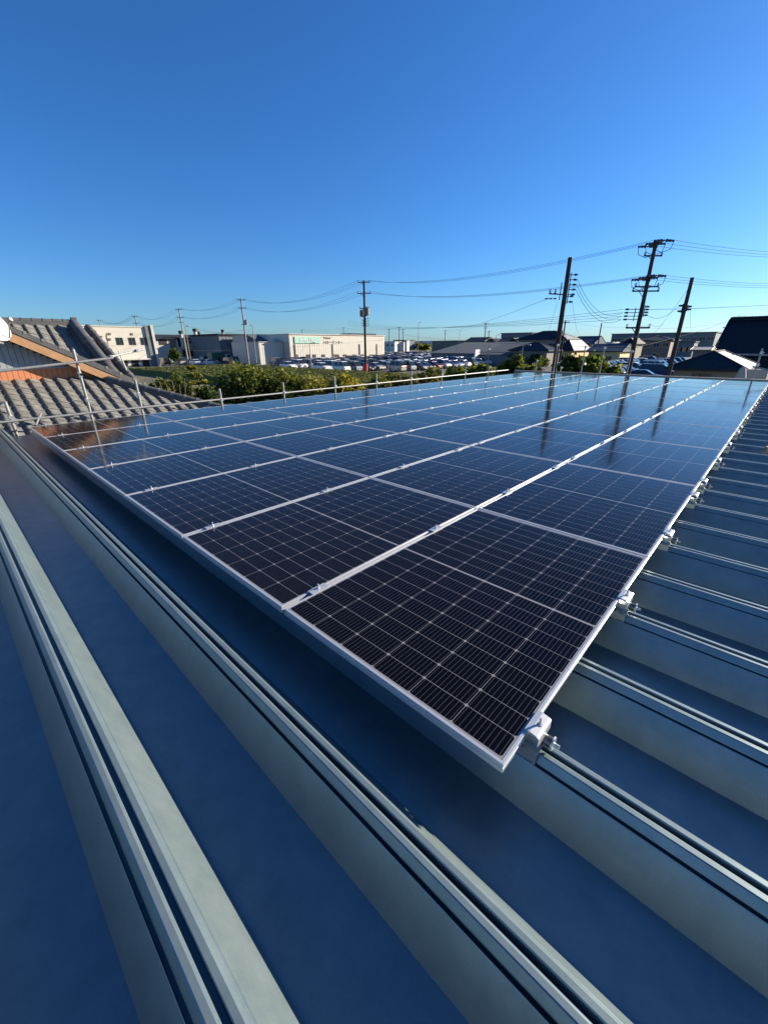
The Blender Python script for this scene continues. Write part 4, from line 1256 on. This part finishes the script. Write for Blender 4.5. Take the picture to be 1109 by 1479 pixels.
wire(SP[701.5] - Vector((0, 0, 0.3)), SP[816.5] - Vector((0, 0, 0.2)), 0.8, 'line between the slim shed pole and the small transformer pole', 0.014)
wire(SP[643] - Vector((0, 0, 0.4)), SP[701.5] - Vector((0, 0, 0.5)), 0.8, 'line on the skyline left of the slim shed pole', 0.018)
wire(SP[576.5] - Vector((0, 0, 0.4)), SP[496], 1.2, 'faint line above the right part of the store roof', 0.022)
wire(SP[496], SP[436], 1.2, 'faint line above the left part of the store roof', 0.022)
qd = at_d(332, 505.5, 104); qe = at_d(560, 490, 104); wire(qd, qe, 0.3, 'pale cable crossing in front of the store wall', 0.016, WIREL)
qd2 = at_d(250, 505.5, 104); wire(qd2, qd, 0.15, 'pale cable crossing low in front of the workshops', 0.016, WIREL)
qf = at_d(940, 474, 110); wire(qf, on_y(1048, 466, 120), 0.4, 'faint house line to the black roof hip', 0.014)

# ================================================================== vehicles
def car_mesh(kind):
    """returns (body, glass, headlight, taillight, wheel list) MBs; car points to +x, origin on the ground at its centre"""
    if kind == 'hatchback':
        L, W, H = 4.0, 1.68, 1.52
        low = [(-2.0, 0.42), (-1.97, 0.86), (-1.9, 0.98), (-0.9, 1.0), (1.0, 0.98), (1.75, 0.83), (1.97, 0.66), (2.0, 0.38), (1.9, 0.22), (-1.92, 0.22)]
        cab = [(-1.88, 0.97), (-1.55, 1.42), (-1.1, 1.50), (0.1, 1.50), (0.35, 1.45), (1.08, 0.97)]
    elif kind == 'sedan':
        L, W, H = 4.5, 1.72, 1.45
        low = [(-2.25, 0.45), (-2.22, 0.85), (-2.05, 0.98), (-1.2, 1.0), (1.0, 0.97), (1.95, 0.80), (2.2, 0.62), (2.25, 0.38), (2.1, 0.22), (-2.15, 0.22)]
        cab = [(-1.65, 0.98), (-1.0, 1.38), (-0.7, 1.43), (0.15, 1.43), (0.4, 1.38), (1.15, 0.96)]
    elif kind == 'minivan':
        L, W, H = 4.6, 1.75, 1.85
        low = [(-2.3, 0.42), (-2.3, 0.95), (-2.27, 1.05), (-0.9, 1.06), (1.3, 1.05), (2.0, 0.92), (2.26, 0.72), (2.3, 0.38), (2.15, 0.22), (-2.2, 0.22)]
        cab = [(-2.26, 1.05), (-2.12, 1.70), (-1.85, 1.83), (0.5, 1.82), (0.8, 1.74), (1.65, 1.03)]
    else:                                                   # kei van
        L, W, H = 3.4, 1.48, 1.9
        low = [(-1.7, 0.42), (-1.7, 0.98), (-1.68, 1.04), (0.0, 1.06), (1.1, 1.06), (1.5, 1.0), (1.68, 0.8), (1.7, 0.38), (1.6, 0.22), (-1.64, 0.22)]
        cab = [(-1.67, 1.04), (-1.6, 1.72), (-1.45, 1.86), (0.7, 1.86), (0.95, 1.78), (1.42, 1.02)]
    hw = W / 2
    def shell(prof, w0, w1, zlo, zhi, m):
        vs, n_ = [], len(prof)
        for sg in (-1, 1):
            for (x, z) in prof:
                t = 0 if zhi == zlo else max(0, min(1, (z - zlo) / (zhi - zlo)))
                vs.append((x, sg * (w0 + (w1 - w0) * t), z))
        fs = [tuple(reversed(range(n_))), tuple(range(n_, 2 * n_))] + [(i, (i + 1) % n_, (i + 1) % n_ + n_, i + n_) for i in range(n_)]
        return vs, fs, m
    zr_ = max(z for _, z in cab)
    return L, W, low, cab, shell, hw, zr_
def build_car_parts(kind, paint):
    L, W, low, cab, shell, hw, zr_ = car_mesh(kind)
    body = MB(); glass = MB(); hl = MB(); tl = MB(); wh = MB()
    body.mesh(*shell(low, hw, hw * 0.97, 0.22, 1.0, paint))
    # roof skin and pillars
    zb = cab[0][1]
    rp = [(x, z) for (x, z) in cab if z > zr_ - 0.13]
    top = [(x + 0.0, z + 0.012) for (x, z) in rp] + [(x, z - 0.05) for (x, z) in reversed(rp)]
    body.mesh(*shell(top, hw * 0.80, hw * 0.795, zr_ - 0.2, zr_, paint))
    def wat(z): return hw * 0.95 + (hw * 0.79 - hw * 0.95) * (z - zb) / (zr_ - zb)
    def bar(p, q, wd):
        for sg in (-1, 1):
            a = Vector((p[0], sg * (wat(p[1]) + 0.012), p[1])); c = Vector((q[0], sg * (wat(q[1]) + 0.012), q[1]))
            o_ = Vector((wd, 0, 0)); i_ = Vector((0, -sg * 0.05, 0))
            body.mesh([a, a + o_, c + o_, c, a + i_, a + o_ + i_, c + o_ + i_, c + i_], [(0, 1, 2, 3), (7, 6, 5, 4), (0, 3, 7, 4), (1, 5, 6, 2)], paint)
    bar(cab[-1], cab[-2], -0.07); bar(cab[0], cab[1], 0.10 if kind != 'sedan' else 0.22)
    xm = (cab[0][0] + cab[-1][0]) / 2 - 0.05
    bar((xm, zb), (xm, zr_ - 0.04), 0.09)
    if kind in ('minivan', 'kei van'): bar((xm - 1.0, zb), (xm - 1.0, zr_ - 0.04), 0.09)
    glass.mesh(*shell(cab, hw * 0.95, hw * 0.79, zb, zr_, GLASS))
    fx = low[6][0]
    for sg in (-1, 1):
        hl.box((fx - 0.10, sg * hw * 0.72, 0.70), (0.22, 0.32, 0.15), HEADL)
        tl.box((low[1][0] + 0.07, sg * hw * 0.80, 0.84), (0.16, 0.22, 0.26), TAILL)
    hl.box((low[7][0] - 0.06, 0, 0.45), (0.14, hw * 1.1, 0.14), DARK)
    hl.box((low[7][0] + 0.005, 0, 0.43), (0.03, 0.33, 0.16), WHITE)
    wb = L * 0.295
    return body, glass, hl, tl, wb, hw
CPROTO = {}
def wheel_mb(r=0.31):
    w_ = MB(); w_.tube((0, -0.09, 0), (0, 0.09, 0), r, RUBBER, 16); w_.tube((0, -0.095, 0), (0, 0.095, 0), r * 0.62, CARC['silver'], 12)
    return w_
def make_car(kind, colname, label, loc, rz, group):
    key = (kind, colname)
    if key in CPROTO:
        return dup(CPROTO[key], loc, label, rz, group)
    body, glass, hl, tl, wb, hw = build_car_parts(kind, CARC[colname])
    nm = {'kei van': 'kei_van'}.get(kind, kind)
    r = thing(nm, label, {'kei van': 'van', 'minivan': 'minivan'}.get(kind, 'car'), loc, group, rz)
    bo = body.build('body', r, bevel=0.04)
    glass.build('windows', r)
    hl.build('headlights', r); tl.build('tail_lights', r)
    ref = None
    for sx in (-1, 1):
        for sy in (-1, 1):
            if ref is None:
                ref = wheel_mb().build('wheel', r, (sx * wb, sy * (hw - 0.09), 0.31))
            else:
                w2 = ref.copy(); COL.objects.link(w2); w2.parent = r; w2.location = (sx * wb, sy * (hw - 0.09), 0.31)
    CPROTO[key] = r
    return r
KINDS = ['hatchback', 'sedan', 'minivan', 'minivan', 'kei van', 'hatchback']
COLS = ['white', 'white', 'white', 'white', 'white', 'white', 'silver', 'silver', 'silver', 'black', 'dark grey', 'navy blue', 'dark red', 'beige']
rc_ = random.Random(11)
rows = [(-52.0, 57.0, 15, 'short front row by the hedge'), (-58.5, 49.5, 22, 'nearest row of the store car park'), (-64.5, 49.5, 23, 'second row of the store car park'), (-75.5, 49.5, 23, 'third row of the store car park'),
        (-81.5, 49.5, 23, 'fourth row of the store car park'), (-92.0, 57.5, 21, 'row against the store wall')]
for ri, (X, Y0, nn, rl) in enumerate(rows):
    for k in range(nn):
        if rc_.random() < (0.07 if ri < 5 else 0.25): continue
        kd, cl = rc_.choice(KINDS), rc_.choice(COLS)
        if ri == 1 and k == 0: kd, cl = 'kei van', 'white'
        if ri == 1 and k == 1: kd, cl = 'kei van', 'silver'
        nose = 0 if rc_.random() < 0.72 else PI
        make_car(kd, cl, '%s %s, %s from left in the %s' % (cl, kd, ORD[k], rl), (X + rc_.uniform(-.4, .4), Y0 + 1.35 + k * 2.7 + rc_.uniform(-.15, .15), G + 0.012), nose + rc_.uniform(-.03, .03), 'cars in the store car park')
for ri, (X, Y0, nn) in enumerate(((-96, 108, 14), (-106, 110, 15), (-118, 112, 16), (-86, 116, 4))):
    for k in range(nn):
        if rc_.random() < 0.15: continue
        kd, cl = rc_.choice(KINDS), rc_.choice(COLS)
        make_car(kd, cl, 'distant %s %s, %s from left, %s row beyond the store end' % (cl, kd, ORD[k], ORD[ri]), (X, Y0 + k * 2.8, G + 0.012), rc_.choice((0, PI)) + rc_.uniform(-.03, .03), 'distant cars beyond the store end')
for k in range(10):
    kd, cl = rc_.choice(KINDS), rc_.choice(['white', 'white', 'silver', 'black', 'dark grey', 'pale green'])
    q = gnd(238 + 11.5 * k, 527.5 - (k % 2) * 2.5)
    make_car(kd, cl, '%s %s, %s from the left beside the white office block' % (cl, kd, ORD[k]), (q.x, q.y, G + 0.012), rc_.choice((0, PI / 2, PI)) + rc_.uniform(-.1, .1), 'cars left of the tea field')
for k, (px, kd, cl) in enumerate(((388, 'minivan', 'white'), (395, 'kei van', 'white'), (404, 'hatchback', 'silver'), (417, 'hatchback', 'silver'))):
    q = gnd(px, 525.5 + (2.5 if k == 3 else 0))
    make_car(kd, cl, '%s %s, %s of four parked before the low store wing' % (cl, kd, ORD[k]), (q.x, q.y, G + 0.012), -0.2 + rc_.uniform(-.1, .1), 'cars before the store wing')
for ri, (X, Y0, nn, rl) in enumerate(((-17.5, 64, 19, 'nearer row'), (-24.5, 68, 19, 'farther row'))):
    for k in range(nn):
        if rc_.random() < 0.06: continue
        kd, cl = rc_.choice(['hatchback', 'sedan', 'hatchback', 'minivan']), rc_.choice(['white', 'silver', 'white', 'white', 'silver', 'black', 'dark grey', 'dark red'])
        make_car(kd, cl, '%s %s, %s from left, %s of right-hand car park' % (cl, kd, ORD[k], rl), (X + rc_.uniform(-.3, .3), Y0 + k * 2.75, G + 0.012), rc_.uniform(-.03, .03) + (0 if rc_.random() < 0.8 else PI), 'cars in the right-hand car park')
q = gnd(946, 545); make_car('minivan', 'navy blue', 'dark blue minivan seen from the side just beyond the array, between two poles', (q.x, q.y, G + 0.012), 0.1, 'cars in the right-hand car park')
q = gnd(926, 551); make_car('sedan', 'navy blue', 'dark blue car just peeking above the far edge left of the minivan', (q.x, q.y, G + 0.012), 0.1, 'cars in the right-hand car park')
# green truck left
q = gnd(318, 525)
tk = thing('box_truck', 'dark green box truck parked before the grey hall', 'truck', (q.x, q.y, G + 0.012), None, PI / 2 + 0.2)
GREENT = mat('green_truck_paint', (0.03, 0.11, 0.075), 0.5)
b = MB(); b.bx((-3.0, -1.0, 0.9), (1.3, 1.0, 2.9), GREENT); b.build('cargo_box', tk, bevel=0.03)
b = MB(); b.prism([(1.4, 0.5), (3.1, 0.5), (3.1, 1.4), (2.8, 2.3), (1.4, 2.35)], 'y', -0.95, 0.95, CARC['white']); b.build('cab', tk, bevel=0.04)
b = MB(); b.prism([(2.0, 1.45), (3.09, 1.45), (2.83, 2.2), (2.0, 2.2)], 'y', -0.965, 0.965, GLASS); b.build('windows', tk)
for sx in (-1.8, 2.3):
    for sy in (-0.8, 0.8): wheel_mb(0.4).build('wheel', tk, (sx, sy, 0.4))
b = MB(); b.bx((-3.0, -0.4, 0.55), (3.0, 0.4, 0.88), DARK); b.build('chassis', tk)

# ================================================================== vegetation
g = MB()
nx, rowsn = 90, 14
tx0, tx1, ty0, ty1 = -90, -27, 24.5, 46.2
rt = random.Random(3)
for r in range(rowsn):
    yc = ty0 + (ty1 - ty0) * (r + 0.5) / rowsn; wd = (ty1 - ty0) / rowsn
    vs, fs = [], []
    NP = 11
    for i in range(nx + 1):
        x = tx0 + (tx1 - tx0) * i / nx
        for k in range(NP):
            t = -1 + 2 * k / (NP - 1)
            hh = 0.82 * (1 - abs(t) ** 3.2) + (rt.uniform(-.05, .05) if abs(t) < 0.95 else 0)
            vs.append((x + rt.uniform(-.1, .1), yc + t * wd * 0.46, G + 0.01 + hh))
    for i in range(nx):
        for k in range(NP - 1): fs.append((i * NP + k, (i + 1) * NP + k, (i + 1) * NP + k + 1, i * NP + k + 1))
    g.mesh(vs, fs, TEA, True)
# leaf tips standing out of the clipped rows
for k in range(9000):
    x = rt.uniform(tx0, tx1); r = rt.randrange(rowsn); wd = (ty1 - ty0) / rowsn
    t = rt.uniform(-.8, .8); yc = ty0 + wd * (r + 0.5) + t * wd * 0.46
    z = G + 0.82 * (1 - abs(t) ** 3.2) + rt.uniform(-.02, .08)
    s = rt.uniform(.06, .13); a = rt.uniform(0, PI)
    d = Vector((math.cos(a), math.sin(a), rt.uniform(-.5, .5))) * s; e = Vector((-math.sin(a), math.cos(a), rt.uniform(0, 1))) * s
    c = Vector((x, yc, z))
    g.poly([c - d, c + e, c + d, c - e * 0.3], rt.choice([LEAFM, LEAFL, LEAFM, LEAFY]))
o = g.build('tea_field'); o['kind'] = 'stuff'

def leaves(b, c, rad, n, mats, size, rnd, flat=0.0, holes=0.35, up=0.0):
    """leaf-sized faces gathered in clumps through an uneven crown"""
    c = Vector(c)
    ncl = max(8, n // 45)
    cl = []
    for k in range(ncl):
        while True:
            v = Vector((rnd.uniform(-1, 1), rnd.uniform(-1, 1), rnd.uniform(-1, 1)))
            if v.length < 1 and v.length > rnd.uniform(0, 0.85): break
        v = v * rnd.uniform(0.75, 1.08)
        cl.append((Vector((v.x * rad[0], v.y * rad[1], v.z * rad[2])), rnd.uniform(0.16, 0.36), rnd.choice(mats)))
    for k in range(n):
        p, cr, mm = rnd.choice(cl)
        m = mm if rnd.random() < 0.65 else rnd.choice(mats)
        o_ = Vector((rnd.gauss(0, .5), rnd.gauss(0, .5), rnd.gauss(0, .5)))
        q = c + p + Vector((o_.x * rad[0], o_.y * rad[1], o_.z * rad[2])) * cr
        if q.z < c.z - rad[2]: q.z = c.z - rad[2] * rnd.random()
        s = size * (rnd.uniform(0.45, 1.0) if rnd.random() < 0.7 else rnd.uniform(1.0, 1.8))
        a = rnd.uniform(0, 2 * PI); ti = rnd.uniform(-.7, .9)
        d = Vector((math.cos(a) * math.cos(ti), math.sin(a) * math.cos(ti), math.sin(ti) + up)) * s
        e = d.cross(Vector((rnd.uniform(-1, 1), rnd.uniform(-1, 1), rnd.uniform(0.2, 1)))).normalized() * (s * 0.42)
        b.poly([q - d * 0.5, q + e, q + d * 0.7, q - e], m)
def shrub(name, label, cat, c, rad, n, mats, size, seed, group=None, stems=6, base=G, up=0.0):
    rnd = random.Random(seed)
    c = Vector(c)
    o = thing(name, label, cat, (c.x, c.y, base), group)
    cc = c - Vector((c.x, c.y, base))
    b = MB(); leaves(b, cc, rad, n, mats, size, rnd, up=up); b.build('foliage', o)
    b = MB()
    for k in range(stems):
        a = rnd.uniform(0, 2 * PI); tip = Vector((math.cos(a) * rad[0] * 0.6, math.sin(a) * rad[1] * 0.6, cc.z + rad[2] * rnd.uniform(-.2, .55)))
        ft = Vector((math.cos(a) * rad[0] * 0.12, math.sin(a) * rad[1] * 0.12, 0))
        md = (ft + tip) / 2 + Vector((rnd.uniform(-.1, .1), rnd.uniform(-.1, .1), 0.1))
        b.path([ft, md, tip], 0.035, BARK, 6)
    b.build('stems', o)
    return o
GM = [LEAFD, LEAFM, LEAFM, LEAFL]
GY = [LEAFD, LEAFM, LEAFM, LEAFL, LEAFL]
GH = [LEAFM, LEAFL, LEAFL, LEAFY, LEAFY]
GD = [LEAFD, LEAFM, LEAFR, LEAFR]
def bush(px, py_top, py_bot, dist, wpx, label, n, mats, size, seed, group='bushes along the field edge', up=0.0, depth=1.0, name='shrub'):
    t = at_d(px, py_top, dist); z_t = t.z
    z_b = max(G, at_d(px, py_bot, dist).z)
    rw = wpx / 2 * dist / 683 * 0.82
    h = (z_t - z_b) / 2
    shrub(name, label, 'shrub', (t.x, t.y, z_b + h), (rw, rw * depth, h), n, mats, size, seed, group, 6, G, up)
bush(352, 528, 600, 27, 120, 'large dark glossy bush behind the left rail, right of the tiled roof', 14000, [LEAFD, LEAFD, LEAFM, LEAFM, LEAFL], 0.115, 1)
bush(405, 535, 600, 26, 80, 'mid-green bush joining the right side of the large dark bush', 5200, GY, 0.14, 2)
bush(452, 540, 600, 26, 70, 'yellow-tipped clipped hedge left of the pole with the red guard, left length', 5000, GH, 0.13, 3)
bush(497, 541, 590, 26, 66, 'yellow-tipped clipped hedge next to the pole with the red guard, right length', 5000, GH, 0.13, 4)
bush(548, 541, 585, 28, 60, 'dark low hedge right of the red pole guard', 3600, GM, 0.12, 5)
bush(588, 538, 580, 27, 46, 'dark thicket with brown twigs at the middle of the rail', 3000, GD, 0.13, 6)
bush(624, 532, 575, 26, 52, 'dry brownish shrub with pale stems right of the thicket', 3000, [LEAFM, LEAFR, LEAFL, LEAFD], 0.13, 7)
bush(662, 525, 570, 24, 52, 'bright green leafy shrub in front of the grey shed, left one', 3600, GY, 0.15, 8)
bush(698, 526, 560, 24, 44, 'bright green leafy shrub in front of the grey shed, right one', 3000, GY, 0.15, 9)
bush(744, 513, 555, 27, 40, 'tall bright shrub below the double lamp post', 3000, GY, 0.15, 10)
bush(722, 528, 555, 27, 34, 'low dark shrub between the bright shrubs', 1800, GM, 0.14, 11)
bush(826, 517, 560, 26, 44, 'broad leafy green bush right of the thick pole', 4200, [LEAFD, LEAFD, LEAFM], 0.19, 12, up=0.4)
bush(856, 514, 560, 27, 52, 'broad leafy green bush between the pale scaffold posts', 4600, [LEAFD, LEAFM, LEAFM], 0.19, 13, up=0.4)
bush(885, 530, 560, 27, 34, 'low bush at the left end of the right-hand cars', 2000, GM, 0.16, 14, up=0.3)
bush(777, 513, 530, 100, 40, 'dark tree clump below the beige house windows', 2000, [LEAFD, LEAFD, LEAFM], 0.5, 15, 'trees by the houses', 0, 0.6)
bush(612, 495, 506, 190, 34, 'low olive trees beyond the distant cars', 1500, [LEAFM, LEAFL, LEAFY], 0.7, 16, 'trees by the houses', 0, 0.4, 'tree')
bush(250, 503, 522, 120, 30, 'dark tree beside the white office block fin', 1500, [LEAFD, LEAFM], 0.5, 17, 'trees by the houses', 0, 0.5)
bush(245, 543, 590, 30, 70, 'olive shrub behind the tiled hip ridge end', 3000, GY, 0.16, 20)
bush(298, 556, 600, 24, 40, 'dark shaded shrub left under the large bush', 2000, [LEAFD, LEAFD, LEAFM], 0.14, 21)
bush(571, 540, 585, 29, 40, 'dark evergreen bush between the low hedge and the twiggy thicket', 2600, GM, 0.12, 22)
bush(606, 536, 580, 28, 40, 'green bush behind the dry brownish shrub', 2600, GM, 0.12, 23)
bush(643, 530, 575, 27, 40, 'green bush left of the bright shrubs before the shed', 2600, GM, 0.13, 24)
bush(681, 529, 565, 26, 36, 'dark bush between the two bright green shrubs', 2400, GM, 0.13, 25)
bush(765, 524, 555, 27, 36, 'dark green bush behind the yucca', 2200, GM, 0.14, 26)
# layered yellow-green garden tree
q = at_d(283, 528, 29)
gt = thing('garden_tree', 'yellow-green layered garden tree left of the large dark bush', 'tree', (q.x, q.y, G))
b = MB(); rnd = random.Random(31)
for k in range(6):
    zz = q.z - G - 0.15 - k * 0.42
    leaves(b, (rnd.uniform(-.2, .2), rnd.uniform(-.2, .2), zz), (0.25 + 0.17 * k, 0.25 + 0.17 * k, 0.13), 650, [LEAFL, LEAFY, LEAFM, LEAFL], 0.13, rnd)
b.build('crown', gt)
b = MB(); b.tube((0, 0, 0), (0, 0, q.z - G - 0.1), 0.09, BARK, 8, 0.02); b.build('trunk', gt)
# bare pruned branches
q = at_d(252, 552, 20)
bt = thing('bare_branches', 'bare pruned branches beside the barge board end', 'shrub', (q.x, q.y, G))
b = MB()
for k in range(7):
    a = rnd.uniform(-1, 1)
    tip = -vr * (0.9 * (1 - k * 0.3)) + Vector((0, 0, q.z - G + rnd.uniform(-.3, .35)))
    b.path([(0, 0, 0), (0.05 * a, 0.05, (q.z - G) * 0.6), tip * 0.85 + Vector((0, 0, -0.1)), tip], 0.022, BARK, 6)
b.build('branches', bt)
# palm-like plant near the far left corner of the array
q = on_y(781, 517, 21)
pl = thing('yucca', 'spiky yucca with drooping dead leaves just left of the thick pole', 'plant', (q.x, q.y, G))
b = MB(); b.tube((0, 0, 0), (0, 0, q.z - G - 0.45), 0.12, BARK, 10, 0.08); b.build('trunk', pl)
b = MB()
for k in range(90):
    a = rnd.uniform(0, 2 * PI); el = rnd.uniform(-1.0, 1.2); L_ = rnd.uniform(0.5, 0.85)
    o_ = Vector((0, 0, q.z - G - 0.45))
    d = Vector((math.cos(a) * math.cos(el), math.sin(a) * math.cos(el), math.sin(el)))
    sd_ = d.cross(Vector((0, 0, 1))).normalized() * 0.03
    t_ = o_ + d * L_ + Vector((0, 0, -0.25 * L_))
    md = o_ + d * (L_ * 0.5)
    b.poly([o_ + sd_ * .5, md + sd_, t_, md - sd_], LEAFR if el < -0.1 else rnd.choice([LEAFD, LEAFM, LEAFL]))
b.build('leaves', pl)
# far tree line on the horizon
rnd = random.Random(5)
g = MB()
for k in range(90):
    px = rnd.uniform(540, 760)
    p = at_d(px, 497, rnd.uniform(420, 520))
    leaves(g, (p.x, p.y, G + 3), (7, 7, rnd.uniform(3, 5)), 60, [LEAFD, LEAFD, LEAFM], 2.2, rnd)
o = g.build('far_tree_line'); o['kind'] = 'stuff'
